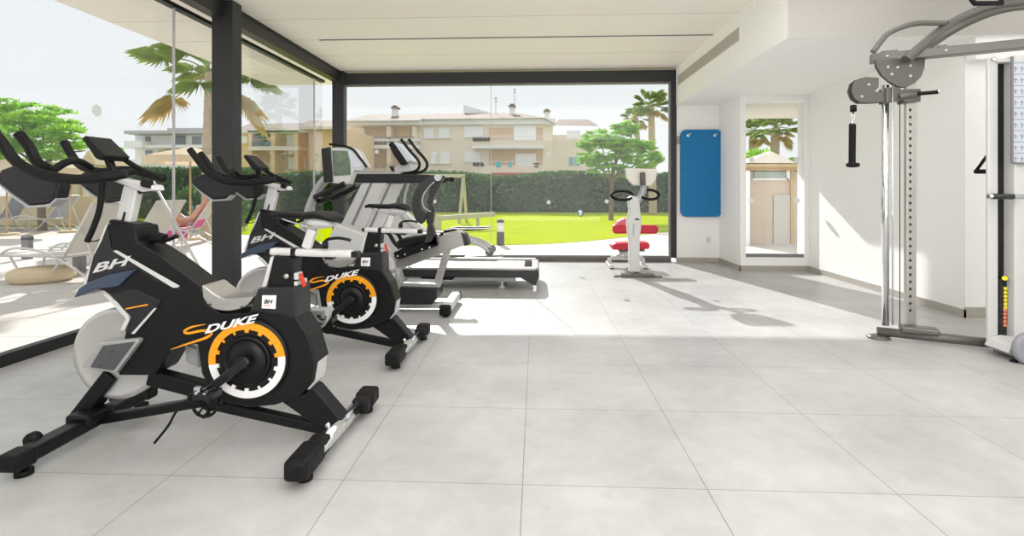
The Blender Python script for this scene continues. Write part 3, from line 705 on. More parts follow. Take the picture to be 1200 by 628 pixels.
part('rear_roller_cover', M_frame_l, t, lambda b: box(b, 1.15, 1.24, -.4, .4, .12, .262), bevel=.015)
part('frame', M_wsilver, t, lambda b: (box(b, -1.6, .95, -.32, -.26, .09, .17), box(b, -1.6, .95, .26, .32, .09, .17), box(b, -.9, -.3, -.3, .3, .05, .12)), bevel=.008)
part('foot', M_wsilver, t, lambda b: [lathe(b, (x_, y_, 0), [(.045,0),(.045,.018),(.02,.022),(.02,.07),(.045,.075),(.06,.1)], 16) for x_ in (.78, -1.4) for y_ in (-.3, .3)])
part('deck_pad', M_rub, t, lambda b: TP(b, [(490,322),(536,322),(530,328),(495,328)], 6.3, 6.36), bevel=.006)
part('motor_cover', M_wsilver, t, lambda b: prism(b, [(-1.75,.05),(-1.75,.3),(-1.5,.42),(-1.15,.4),(-.95,.28),(-.95,.1)], -.42, .42), bevel=.03)
for Y_ in (6.3, 7.12):
    m_ = part('mast', M_wsilver, t, lambda b: TP(b, [(372,318),(404,318),(452,214),(424,214)], Y_, Y_+.08, 6.3), bevel=.012)
    part('mast_stripe', M_frame_l, m_, lambda b: TP(b, [(386,318),(390,318),(437,214),(434,214)], Y_-.004, Y_, 6.3))
    part('mast_stripe', M_frame, m_, lambda b: TP(b, [(408,240),(411,240),(418,225),(415,225)], Y_-.004, Y_, 6.3))
    h_ = part('handrail', M_dgrey, t, lambda b: TP(b, [(411,203),(418,200.5),(505,205),(518,206),(520,209),(505,213.5),(415,214),(411,210)], Y_-.02, Y_+.06, 6.3), bevel=.015)
    part('rail_trim', M_silver, h_, lambda b: TP(b, [(414,201),(420,199),(470,201.5),(470,204),(414,204)], Y_-.024, Y_+.064, 6.3), bevel=.005)
    part('rail_end', M_black, h_, lambda b: TP(b, [(515,205),(521,206.5),(519,212),(515,213)], Y_-.022, Y_+.062, 6.3), bevel=.004)
cn = part('console', M_black, t, lambda b: TP(b, [(455,169),(459,165),(476,191),(472,194),(469,193),(460,180)], 6.45, 7.0), bevel=.012)
part('display', M_scrl, cn, lambda b: TP(b, [(461,166.5),(464,166),(481,188),(477,190)], 6.44, 6.98), bevel=.004)
part('console_neck', M_wsilver, t, lambda b: TP(b, [(466,192),(480,190),(484,202),(462,204),(462,197)], 6.55, 6.95), bevel=.012)
part('front_handle', M_black, t, lambda b: [tube(b, [t3(470+d,163,Y_),t3(479+d,175,Y_),t3(490+d,188,Y_),t3(491+d,196,Y_),t3(484+d,201.5,Y_),t3(463+d,204,Y_)], .018) for Y_, d in ((6.42,0),(6.44,9))])
# ------------------------------------------------------------------ cross trainer beyond it
EO = Vector((-1.3, 7.85, 0))
def e3(px, py, Y=7.8): return at(px, py, Y)-EO
t = thing('elliptical_trainer', 'pale silver elliptical trainer with thin black foot plates beyond the treadmill', 'elliptical trainer', EO)
part('base_frame', M_wsilver, t, lambda b: (beam(b, (-1.3,0,.06), (.75,0,.06), .12, .08), beam(b, (.7,-.3,.05), (.7,.3,.05), .08, .08), beam(b, (-1.25,-.3,.05), (-1.25,.3,.05), .08, .08)), bevel=.015)
part('drive_cover', M_wsilver, t, lambda b: prism(b, [(-1.4,.1),(-1.35,.65),(-1.1,.95),(-.7,.9),(-.35,.6),(-.3,.1)], -.14, .14), bevel=.05)
for s_ in (-1, 1):
    ra = part('roller_arm', M_wsilver, t, lambda b: tube(b, [(-.5,s_*.2,.55),(.0,s_*.2,.52),(.45,s_*.2,.42),(.62,s_*.2,.3)], .035))
    part('roller', M_frame_l, ra, lambda b: lathe(b, (.62,s_*.2,.3), [(.02,-.03),(.06,-.028),(.065,0),(.06,.028),(.02,.03)], 20, 'y'))
    part('roller_ramp', M_alu, t, lambda b: beam(b, (.2,s_*.2,.16), (.8,s_*.2,.2), .08, .05), bevel=.01)
    part('foot_plate', M_rub, t, lambda b: prism(b, [(-.05,.58),(.1,.61),(.35,.615),(.62,.64),(.62,.65),(.35,.64),(.1,.645),(-.05,.62)], s_*.2-.08, s_*.2+.08), bevel=.006)
part('upright', M_wsilver, t, lambda b: tube(b, [(-.9,0,.8),(-.95,0,1.1),(-.85,0,1.42)], .045))
part('moving_arm', M_silver, t, lambda b: [tube(b, [(-.45,s*.26,.6),(-.75,s*.27,.95),(-.7,s*.27,1.3),(-.6,s*.27,1.55)], .02) for s in (-1,1)])
part('console', M_dgrey, t, lambda b: obox(b, (-.82,0,1.48), (.05,.3,.2), Matrix.Rotation(-.5,3,'Y')), bevel=.01)

# ------------------------------------------------------------------ dip / back-extension stand
SO = Vector((gnd(746,324).x, 7.35, 0))
def s3(px, py, Y=7.35): return at(px, py, Y)-SO
def SP(b, pts, Y0, Y1, Yr=None): prism(b, [((at(x,y,Yr or Y0)-SO).x, (at(x,y,Yr or Y0)-SO).z) for x, y in pts], Y0-SO.y, Y1-SO.y)
t = thing('back_extension_stand', 'silver post machine with cream pad and black loop handles before the back glazing', 'gym stand', SO)
part('base_foot', M_steel, t, lambda b: (box(b, -.24, .24, -.06, .06, 0, .045), box(b, -.33, -.1, -.05, .05, 0, .018), box(b, .1, .34, -.06, .04, 0, .02), box(b, -.05, .05, -.05, .5, .0, .06)), bevel=.008)
po = part('post', M_wsilver, t, lambda b: SP(b, [(738,319),(738,288),(735,262),(738,246),(736,233),(741,229),(748,231),(750,240),(752,262),(750,280),(750,319)], 7.3, 7.44), bevel=.015)
part('post_groove', M_silver, po, lambda b: SP(b, [(742,262),(744,262),(743,278),(741,274)], 7.296, 7.3))
part('scale_mark', M_frame, po, lambda b: SP(b, [(744,256),(749,256),(749,258),(744,258)], 7.294, 7.3))
part('upper_arm', M_silver, t, lambda b: tube(b, [s3(744,240),s3(750,232),s3(754,222),s3(753.5,213),s3(753,205,7.33)], .045, 12))
part('arm_tube', M_steel, t, lambda b: cyl(b, s3(753,217,7.28), s3(753,202,7.28), .035, 16))
part('head_pad', M_cpad, t, lambda b: SP(b, [(733,197),(771,198),(769,210),(763,218),(742,217),(735,209)], 7.33, 7.42), bevel=.02)
def loop(b, px, py, rx, rz, r=.02):
    c_ = s3(px, py, 7.35)
    pts = [c_+Vector((rx*math.cos(a_), .06*math.sin(a_), rz*math.sin(a_))) for a_ in [2*PI*k/20 for k in range(21)]]
    tube(b, pts, r, 10, False)
part('loop_handle', M_rub, t, lambda b: loop(b, 729, 229, .15, .062))
part('loop_handle', M_rub, t, lambda b: loop(b, 761, 228, .13, .066))
# red bench
RB = Vector((1.48, 8.3, 0))
def b3(px, py, Y=8.3): return at(px, py, Y)-RB
def BP(b, pts, Y0, Y1, Yr=None): prism(b, [((at(x,y,Yr or Y0)-RB).x, (at(x,y,Yr or Y0)-RB).z) for x, y in pts], Y0-RB.y, Y1-RB.y)
t = thing('weight_bench', 'low silver weight bench with red pads in front of the back glazing', 'weight bench', RB)
part('roller_pad', M_redpad, t, lambda b: BP(b, [(719,265),(721,263),(770,264),(772,267),(772,272),(769,274),(720,274),(718,270)], 8.1, 8.22), bevel=.03)
part('back_pad', M_pinkpad, t, lambda b: BP(b, [(722,264),(724,259),(732,256),(742,257),(744,265)], 8.3, 8.5), bevel=.03)
part('seat_pad', M_redpad, t, lambda b: BP(b, [(717,287),(722,285),(760,284),(762,287),(761,292),(718,293)], 8.1, 8.4), bevel=.02)
part('frame', M_wsilver, t, lambda b: (beam(b, b3(739,274,8.2), b3(739,292,8.2), .07, .07, up=(1,0,0)), beam(b, (-.3,0,.14), (.2,0,.14), .07, .06), beam(b, b3(735,293), b3(718,303), .05, .05), beam(b, (-.32,-.25,.035), (-.32,.25,.035), .06, .05), beam(b, (.2,-.25,.035), (.2,.25,.035), .06, .05), beam(b, (.2,0,.14), (.2,0,.04), .06, .06), beam(b, (-.32,0,.14), (-.32,0,.04), .06, .06), beam(b, (-.1,0,.3), (-.05,0,.14), .07, .07, up=(1,0,0))), bevel=.01)
part('seat_bracket', M_frame_l, t, lambda b: (beam(b, b3(725,294), b3(755,293), .12, .03),), bevel=.004)
part('foot', M_rub, t, lambda b: [cyl(b, (x_, y_, 0), (x_, y_, .012), .03, 12) for x_ in (-.32,.2) for y_ in (-.22,.22)])

# ------------------------------------------------------------------ cable machine on the right
CO = Vector((3.1, 4.42, 0))
dv = Vector((.905, -.425, 0)).normalized()      # direction of the machine's long axis
nv = Vector((-dv.y, dv.x, 0))                    # away from the camera
A0 = Vector((2.78, 4.43, 0))
def c3(s, n, z): return A0+dv*s+nv*n+Vector((0,0,z))-CO
t = thing('cable_machine', 'tall silver cable crossover machine with perforated column and curved pull-up bars', 'cable machine', CO)
fb = part('base_rail', M_steel, t, lambda b: tube(b, [c3(.02,0,.055), c3(.86,0,.055)], .036, 14, False))
part('base_foot', M_steel, fb, lambda b: lathe(b, c3(.03,0,0), [(.085,0),(.085,.012),(.05,.025),(.03,.03)], 20))
part('base_plate', M_steel, t, lambda b: beam(b, c3(.17,.0,.1), c3(.42,.0,.1), .12, .05), bevel=.015)
# px helper on the machine plane (columns at y about 4.4)
YC = 4.36
def k3(px, py, Y=YC): return at(px, py, Y)-CO
part('guide_rod', M_chrome, t, lambda b: cyl(b, k3(1037.5,381), k3(1037.5,100), .026, 24))
part('guide_rod', M_chrome, t, lambda b: cyl(b, k3(1046,381,4.3), k3(1046,100,4.3), .006, 8))
part('cable', M_frame, t, lambda b: (cyl(b, k3(1054.5,381), k3(1054.5,100), .0035, 8)))
col_w = (k3(1071.5,200)-k3(1060,200)).x
def column(b):
    a_ = k3(1060.5,380); c_ = k3(1071.5,84)
    box(b, a_.x, a_.x+col_w, a_.y-.02, a_.y+.015, a_.z, c_.z)
cl = part('perforated_column', M_alu, t, column, bevel=.004)
part('pin_hole', M_crank, cl, lambda b: [cyl(b, k3(1066.2,129+i*8.38,YC-.02), k3(1066.2,129+i*8.38,YC-.0225), .0125, 14) for i in range(29)])
# top half-round plate and top rail
hp_ = part('top_plate', M_steel, t, lambda b: prism(b, [(k3(x,y).x, k3(x,y).z) for x, y in [(1021,72),(1078,68),(1077,82),(1073,92),(1066,99),(1056,104),(1046,103),(1036,97),(1028,90),(1022,80)]], YC-CO.y-.06, YC-CO.y-.05), bevel=.002)
part('top_plate', M_steel, t, lambda b: prism(b, [(k3(x,y,YC+.03).x, k3(x,y,YC+.03).z) for x, y in [(1021,72),(1078,68),(1077,82),(1073,92),(1066,99),(1056,104),(1046,103),(1036,97),(1028,90),(1022,80)]], YC-CO.y-.01, YC-CO.y+.0), bevel=.002)
part('bolt', M_wsilver, hp_, lambda b: [ball(b, k3(x,y,YC-.06), .011, seg=10, rings=6) for x, y in ((1040.5,78.5),(1067,77),(1067,89),(1052,79),(1045,87))])
zt = k3(1040,67).z
tr = part('top_rail', M_steel, t, lambda b: beam(b, c3(-.03,-.02,zt), c3(1.4,-.02,zt), .1, .07), bevel=.008)
part('rail_lug', M_steel, tr, lambda b: [beam(b, c3(s,-.02,zt+.035), c3(s+w_,-.02,zt+.035), .09, .03) for s, w_ in ((.04,.11),(.4,.06),(.98,.09))], bevel=.006)
part('bolt', M_wsilver, tr, lambda b: [ball(b, c3(s,-.075,zt), .011, seg=10, rings=6) for s in (.08,.22,.45,1.02)])
# pull-up arch
Ya = 4.25
part('pull_up_arch', M_steel, t, lambda b: tube(b, [k3(1062,70,Ya),k3(1078,56,Ya),k3(1098,39,Ya),k3(1120,25,Ya),k3(1148,12,4.2),k3(1175,5,4.15),k3(1215,1,4.1)], .036, 14))
part('pull_up_arch', M_steel, t, lambda b: tube(b, [k3(1068,71,4.5),k3(1083,60,4.5),k3(1106,43,4.5),k3(1130,29,4.45),k3(1158,17,4.4),k3(1185,10,4.35),k3(1215,7,4.3)], .026, 14))
part('pull_up_grip', M_steel, t, lambda b: tube(b, [k3(1023,61,4.1),k3(1032,49,4.1),k3(1042,38.5,4.1),k3(1062,30,4.12),k3(1080,27,4.15),k3(1110,27.5,4.25)], .021, 12))
part('hexagonal_grip', M_rub, t, lambda b: tube(b, [k3(1138,-2,4.0),k3(1142,4,4.0),k3(1174,4,4.0),k3(1172,-6,4.0)], .018, 10, False))
# carriage with pulley plate
cr_ = part('carriage', M_steel, t, lambda b: (prism(b, [(k3(x,y).x, k3(x,y).z) for x, y in [(1034,104),(1050,103),(1050,106),(1074,105),(1074,120),(1056,122),(1055,118),(1034,122)]], YC-CO.y-.05, YC-CO.y+.05), cyl(b, k3(1053,113,YC-.05), k3(1073,110,YC-.07), .026)), bevel=.006)
part('pulley_plate', M_steel, cr_, lambda b: [prism(b, [(k3(x,y).x, k3(x,y).z) for x, y in [(1027,92),(1027,103),(1022,108),(1030,109),(1034,106),(1034,120),(1020,121),(1006,121),(999,116),(995.5,107),(998,98),(1004,93),(1012,91)]], YC-CO.y+d, YC-CO.y+d+.008) for d in (-.03,.03)], bevel=.002)
part('bolt', M_wsilver, cr_, lambda b: [ball(b, k3(x,y,YC-.03), .01, seg=10, rings=6) for x, y in ((1018,99),(1010,113))])
part('adjust_handle', M_rub, cr_, lambda b: cyl(b, k3(1073,110,YC-.07), k3(1098,108,YC-.07), .0155, 16))
part('handle_knob', M_chrome, cr_, lambda b: lathe(b, k3(1100,107.3,YC-.07), [(.008,-.018),(.019,-.012),(.02,0),(.014,.01),(.006,.018)], 14, 'x'))
# weight tower
tw = part('weight_tower', M_wsilver, t, lambda b: (box(b, k3(1158,200,4.05).x, k3(1170,200,4.05).x, 4.05-CO.y, 4.075-CO.y, .05, k3(1165,67,4.05).z), box(b, k3(1182,200,4.05).x, k3(1182,200,4.05).x+.5, 4.0-CO.y, 4.1-CO.y, .05, k3(1165,67,4.05).z)), bevel=.008)
part('slot', M_crank, tw, lambda b: box(b, k3(1169,200,4.07).x, k3(1184,200,4.07).x, 4.09-CO.y, 4.1-CO.y, .1, k3(1165,69,4.07).z))
part('top_cap', M_wsilver, tw, lambda b: box(b, k3(1166,200,4.05).x, k3(1184,200,4.05).x, 4.03-CO.y, 4.1-CO.y, k3(1165,69,4.05).z-.03, k3(1165,69,4.05).z), bevel=.004)
ws = part('weight_stack', mat('iron_plate', (40,40,42), .5), t, lambda b: [box(b, k3(1171,200,4.07).x, k3(1181,200,4.07).x, 4.065-CO.y, 4.088-CO.y, k3(1175,393-i*3.5,4.07).z, k3(1175,390-i*3.5,4.07).z) for i in range(19)])
part('weight_label', M_redl, ws, lambda b: [cyl(b, k3(1177.5,y_,4.064), k3(1177.5,y_,4.06), .013, 8) for y_ in (363,367.5,372,376.5,381)])
part('weight_label', M_yel, ws, lambda b: [cyl(b, k3(1178,y_,4.064), k3(1178,y_,4.06), .013, 8) for y_ in (338,342.5,347,351.5,356,360)])
part('selector_pin', M_yel, ws, lambda b: cyl(b, k3(1177.5,326,4.065), k3(1177.5,326,4.03), .017, 16))
hd = part('grab_handle', M_chrome, t, lambda b: cyl(b, k3(1158,230,3.95), k3(1200,230.5,3.95), .017, 16))
part('grip', M_frame, hd, lambda b: cyl(b, k3(1162,230,3.95), k3(1187,230.4,3.95), .021, 16))
part('handle_arm', M_steel, hd, lambda b: beam(b, k3(1188,230.4,3.95), k3(1188,230.4,4.02), .02, .02))
part('bolt', M_chrome, tw, lambda b: ball(b, k3(1165,70,4.0), .018))
ch = part('exercise_chart', M_chart, tw, lambda b: prism(b, [(k3(x,y,3.99).x, k3(x,y,3.99).z) for x, y in [(1187,72),(1230,66),(1230,192),(1186,190)]], 3.985-CO.y, 3.99-CO.y))
def chart(b):
    for i in range(9):
        y0 = 74+i*13.2
        a_ = k3(1187,y0,3.984); c_ = k3(1230,y0-1,3.984)
        beam(b, a_, c_, .001, .004)
        for j in range(3):
            d0 = k3(1190+j*7.5, y0+4, 3.984); d1 = k3(1190+j*7.5, y0+10, 3.984)
            beam(b, d0, d1, .001, .004, up=(1,0,0)); beam(b, d0+Vector((-.01,0,-.01)), d0+Vector((.015,0,-.015)), .001, .004)
part('chart_drawing', M_chartl, ch, chart)
part('chart_frame', M_frame_l, ch, lambda b: (beam(b, k3(1186,191,3.98), k3(1186,66,3.98), .01, .014, up=(1,0,0)), beam(b, k3(1186,191,3.98), k3(1230,193,3.98), .01, .014)))
ft = part('floor_bracket', M_wsilver, t, lambda b: prism(b, [(k3(x,y,4.0).x, k3(x,y,4.0).z) for x, y in [(1159,406),(1164,398),(1178,394),(1230,400),(1230,424),(1187,419)]], 3.85-CO.y, 4.05-CO.y), bevel=.01)
part('foot_disc', mat('grey_pad', (150,150,158), .5), ft, lambda b: lathe(b, k3(1208,409,3.8), [(.1,-.02),(.115,-.012),(.115,.02),(.1,.03)], 32, 'y'))
part('foot_knob', M_rub, ft, lambda b: (ball(b, k3(1188,425,3.85), .026), cyl(b, k3(1188,425,3.85), Vector((k3(1188,425,3.85).x, 3.85-CO.y, 0)), .012)))
part('floor_plate', M_wsilver, ft, lambda b: box(b, k3(1172,400,4.05).x, k3(1172,400,4.05).x+.6, 3.95-CO.y, 4.12-CO.y, .0, .05), bevel=.01)
# triceps rope hanging from the pulley
ro = k3(1000,124)+CO
t = thing('triceps_rope', 'black twisted pull rope hanging from the pulley of the cable machine', 'rope', ro)
def kk(px, py, Y=YC): return at(px, py, Y)-ro
part('cable_stop', M_rub, t, lambda b: lathe(b, (0,0,-.02), [(.012,-.03),(.024,-.026),(.024,.022),(.012,.028)], 16))
part('carabiner', M_chrome, t, lambda b: (tube(b, [kk(1000,131),kk(997.5,136),kk(1000,142),kk(1001.5,136),kk(1000,131)], .004, 8, False), cyl(b, kk(999,141), kk(999,147), .011)))
def rope(b):
    a_, c_ = kk(999,146), kk(998.5,192)
    for k in range(3):
        pts = []
        for i in range(61):
            f_ = i/60; an = f_*2*PI*7+k*2*PI/3
            pts.append(a_.lerp(c_, f_)+Vector((.012*math.cos(an), .012*math.sin(an), 0)))
        tube(b, pts, .015, 8, False)
part('rope_cord', M_rub, t, rope)
part('rope_knob', M_rub, t, lambda b: lathe(b, kk(999.5,193), [(.02,-.022),(.045,-.016),(.05,0),(.045,.012),(.02,.018)], 20))
# stirrup handle
so = at(1152, 190, 4.5)
t = thing('stirrup_handle', 'black triangular strap handle hanging beside the white weight tower', 'handle', so)
part('strap', M_rub, t, lambda b: tube(b, [at(1160,178,4.5)-so, at(1157,182,4.5)-so, at(1144,200,4.5)-so], .012, 8, False))
part('grip', M_rub, t, lambda b: cyl(b, at(1143,201,4.5)-so, at(1168,201,4.5)-so, .019, 14))

# ------------------------------------------------------------------ outdoors: ground
bm = B(); box(bm, -60, 60, -20, 90, -.2, -.13); struct('ground', bm, mat('far_ground', (150,150,90), .9, noise=.2, nscale=1))
def poly_slab(bm, pts, z0, z1):
    A = [bm.verts.new((x,y,z1)) for x, y in pts]; Bv = [bm.verts.new((x,y,z0)) for x, y in pts]
    bm.faces.new(A); bm.faces.new(Bv[::-1]); n = len(pts)
    for i in range(n): bm.faces.new((A[i], Bv[i], Bv[(i+1)%n], A[(i+1)%n]))
edge = [(-12,16.5),(-7.9,13.9),(-5.5,12.2),(-3.3,11.5),(-1.55,11.4),(.2,11.8),(1.2,12.5),(2,13.3),(4,15.6),(7,18),(12,20)]
bm = B(); poly_slab(bm, [(-40,29),(-40,16.5)]+edge+[(30,22),(30,29)], -.13, -.01); struct('lawn', bm, M_lawn)
bm = B(); box(bm, -40, -3.7, -15, 30, -.12, -.02); box(bm, -3.7, 30, YB+.12, 21, -.12, -.02); struct('terrace', bm, M_pave)

# ------------------------------------------------------------------ foliage
def leaf_mesh(name, pts, size, m, parent=None, aspect=.45, flatten=0, seed=1):
    rng = np.random.default_rng(seed); n = len(pts); pts = np.asarray(pts, float)
    d1 = rng.normal(size=(n,3)); d1[:,2] *= (1-flatten); d1 /= np.linalg.norm(d1, axis=1)[:,None]
    d2 = rng.normal(size=(n,3)); d2 -= d1*(d1*d2).sum(1)[:,None]; d2 /= np.linalg.norm(d2, axis=1)[:,None]
    s = size*rng.uniform(.6,1.3,n)[:,None]
    a = pts-d1*s; b_ = pts+d2*s*aspect; c_ = pts+d1*s; e = pts-d2*s*aspect
    V = np.stack([a,b_,c_,e],1).reshape(-1,3)
    me = bpy.data.meshes.new(name); me.vertices.add(4*n); me.vertices.foreach_set('co', V.ravel())
    me.loops.add(4*n); me.loops.foreach_set('vertex_index', np.arange(4*n, dtype=np.int32))
    me.polygons.add(n); me.polygons.foreach_set('loop_start', np.arange(0,4*n,4,dtype=np.int32)); me.polygons.foreach_set('loop_total', np.full(n,4,dtype=np.int32))
    me.update(); me.validate(); me.materials.append(m)
    o = bpy.data.objects.new(name, me); COL.objects.link(o)
    if parent is not None: o.parent = parent
    return o
def blob_pts(centers, n, seed=1, shell=.5):
    rng = np.random.default_rng(seed); out = []
    w_ = np.array([r[0]*r[1]*r[2] for _, r in centers])**.66; w_ = w_/w_.sum()
    for (c_, r), k in zip(centers, (w_*n).astype(int)):
        d = rng.normal(size=(k,3)); d /= np.linalg.norm(d, axis=1)[:,None]
        rad = (shell+(1-shell)*rng.random(k))[:,None]
        out.append(np.array(c_)+d*rad*np.array(r))
    return np.concatenate(out)
# hedge
rng = np.random.default_rng(3)
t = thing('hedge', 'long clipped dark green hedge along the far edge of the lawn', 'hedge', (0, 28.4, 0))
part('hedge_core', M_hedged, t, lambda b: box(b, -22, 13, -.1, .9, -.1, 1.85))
n = 26000
xs_ = rng.uniform(-22, 13, n); zz = rng.uniform(0, 2.05, n)+.12*np.sin(xs_*.9)+.08*np.sin(xs_*2.7); yy = -.15+.16*np.sin(xs_*1.7+zz*2)*1+rng.uniform(-.22,.1,n)
top = rng.random(n) < .3; zz[top] = 1.9+rng.uniform(-.1,.22,top.sum())+.12*np.sin(xs_[top]*.9); yy[top] = rng.uniform(-.2,1,top.sum())
leaf_mesh('hedge_leaves', np.stack([xs_,yy,zz],1), .11, M_hedge, t, .6, seed=4)
# hedge nearer on the left behind the loungers
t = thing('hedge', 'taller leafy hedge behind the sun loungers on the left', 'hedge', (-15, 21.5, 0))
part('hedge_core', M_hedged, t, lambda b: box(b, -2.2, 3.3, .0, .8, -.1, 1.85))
n = 9000
xs_ = rng.uniform(-2.3,3.4,n); zz = rng.uniform(0,2.05,n)+.1*np.sin(xs_*2); yy = rng.uniform(-.25,.05,n); top = rng.random(n) < .35
zz[top] = 1.95+rng.uniform(-.1,.2,top.sum()); yy[top] = rng.uniform(-.2,.9,top.sum())
leaf_mesh('hedge_leaves', np.stack([xs_,yy,zz],1), .09, M_leafd, t, .6, seed=5)

def tree(label, px, py_base, Y, blobs, n, size, m, trunk_top, r=.12, seed=1, group=None, branches=True, stems=None):
    g = at(px, py_base, Y); base = Vector((g.x, Y, 0))
    t = thing('leafy_tree', label, 'tree', base, group=group)
    top = at(trunk_top[0], trunk_top[1], Y)-base
    def tr_(b):
        tube(b, [(0,0,-.1),(top.x*.4,0,top.z*.5),top], r, 10, True, (r, r*.6))
        for bx, by, rx, rz in blobs:
            e = at(bx, by, Y)-base; e.y = random.uniform(-.6,.6)
            tube(b, [top-Vector((0,0,.2)), top.lerp(e,.5)+Vector((0,0,.05)), e], r*.4, 7, True, (r*.45, r*.12))
    part('trunk', M_bark, t, tr_)
    cen = []
    for bx, by, rx, rz in blobs:
        e = at(bx, by, Y)-base; k = Y/612
        cen.append(((e.x, random.uniform(-.5,.5), e.z), (rx*k, (rx+rz)*.5*k, rz*k)))
    rr_ = random.Random(seed); sub = []
    for c_, r_ in cen:
        for k in range(26):
            d = Vector((rr_.gauss(0,1), rr_.gauss(0,1), rr_.gauss(0,1))).normalized()*(rr_.random()**.4)
            sub.append(((c_[0]+d.x*r_[0], c_[1]+d.y*r_[1], c_[2]+d.z*r_[2]), (r_[0]*.36, r_[1]*.36, r_[2]*.15)))
    leaf_mesh('crown', blob_pts(sub, n, seed, .1), size, m, t, .35, .5, seed)
    return t
tree('broad green feathery tree rising behind the near bike handlebars at the far left', 50, 240, 15, [(30,150,42,32),(70,150,40,26),(0,175,40,40),(60,185,50,26),(100,165,26,16),(20,125,26,16),(118,178,16,10)], 15000, .075, M_leaf, (45,190), .12, 11)
tree('bright green open crowned tree in front of the hedge right of the pale apartment block', 716, 240, 21, [(700,165,22,14),(725,160,28,16),(745,178,24,13),(690,185,16,10),(718,188,26,10),(765,185,12,10),(735,148,14,8),(750,196,14,6),(685,172,12,8),(700,198,14,8),(735,200,16,8),(728,172,26,12)], 15000, .085, M_leaf, (717,208), .1, 12)
# bushes left of the left building
t = thing('garden_shrub', 'rounded dark shrub seen under the parasol beside the hedge at left', 'shrub', (-10.3, 15.2, 0))
leaf_mesh('foliage', blob_pts([((0,0,.6),(.7,.6,.7)),((1,.3,.5),(.7,.6,.6))], 4000, 9, .5), .06, M_leafd, t, .5, seed=9)

def palm(label, px, pyb, Y, pcx, pcy, L, n, tr_r=.16, seed=1, droop=.9, group=None, dry=4, lw=.02):
    rnd = random.Random(seed)
    g = at(px, pyb, Y); base = Vector((g.x, Y, 0)); top = at(pcx, pcy, Y)-base
    t = thing('palm_tree', label, 'palm tree', base, group=group)
    def trunk(b):
        P = [Vector((top.x*f_**1.5, 0, top.z*f_)) for f_ in [i/16 for i in range(17)]]
        tube(b, P, tr_r, 14, True, (tr_r*1.15, tr_r*.9))
        for i in range(14):
            f_ = (i+.5)/14; c_ = Vector((top.x*f_**1.5, 0, top.z*f_)); rr = tr_r*(1.15-.25*f_)
            lathe(b, c_, [(rr*.98,-.02),(rr*1.1,0),(rr*.98,.03)], 12)
    part('trunk', M_trunk, t, trunk)
    for mname, mm, cnt, el0, el1 in (('fronds', M_frond, n, -.35, 1.2), ('dry_fronds', M_frondd, dry, -.9, -.3)):
        def fr_(b):
            for k in range(cnt):
                az = 2*PI*(k+rnd.random()*.5)/cnt*1.0+ (k%3)*.7; el = el0+(el1-el0)*rnd.random()
                stem = L*.55; d = Vector((math.cos(az)*math.cos(el), math.sin(az)*math.cos(el), math.sin(el)))
                p1 = top+d*stem+Vector((0,0,-.12*L*droop*math.cos(el)))
                tube(b, [top, top+d*stem*.5+Vector((0,0,.02)), p1], .014*L/1.5, 5, True)
                side = d.cross(Vector((0,0,1)));
                if side.length < .1: side = Vector((1,0,0))
                side.normalize(); up = side.cross(d)
                m_ = 26
                for j in range(m_):
                    a_ = (j/(m_-1)-.5)*2*2.0
                    ld = (d*math.cos(a_)+side*math.sin(a_)).normalized()
                    ll = L*.44*(.7+.3*math.cos(a_))*rnd.uniform(.85,1.1)
                    w_ = lw*L
                    mid = p1+ld*ll*.5+up*.04*L; end = p1+ld*ll+Vector((0,0,-droop*.34*ll))
                    sv = ld.cross(up).normalized()*w_
                    v0 = b.verts.new(p1); v1 = b.verts.new(mid+sv); v2 = b.verts.new(end); v3 = b.verts.new(mid-sv)
                    b.faces.new((v0,v1,v2)); b.faces.new((v0,v2,v3))
        bm = B(); fr_(bm); link(mname, bm, mm, t)
    return t
palm('fan palm with thick trunk behind the dark glazing post, drooping fronds under the roof edge', 243, 262, 12.2, 246, 84, 1.8, 15, .12, 21, 1.0, dry=3, lw=.0035)
palm('distant palm seen through the right end of the back glazing', 765, 240, 26, 763, 124, 1.15, 26, .17, 22, .7, dry=4, lw=.009)
palm('faint palm left of the taller one near the right end of the back glazing', 752, 240, 34, 745, 138, 1.1, 20, .16, 25, .7, dry=4, lw=.009)
palm('palm behind the outbuilding roof in the narrow window, right of its peer', 906, 260, 17, 909, 150, .85, 26, .14, 23, .6, dry=4, lw=.009)
palm('palm behind the outbuilding roof in the narrow window, at its left edge', 880, 260, 18.5, 883, 154, .75, 24, .14, 24, .6, dry=4, lw=.009)
t = thing('garden_shrub', 'green shrubbery behind the small outbuilding in the narrow window', 'shrub', (7.2, 16.2, 0))
leaf_mesh('foliage', blob_pts([((-.5,0,1.9),(.6,.5,.6)),((.3,0,1.7),(.8,.5,.5)),((1.0,0,1.6),(.7,.5,.5)),((-.2,0,.9),(1.3,.6,1))], 7000, 19, .4), .07, M_leaf, t, .45, seed=19)

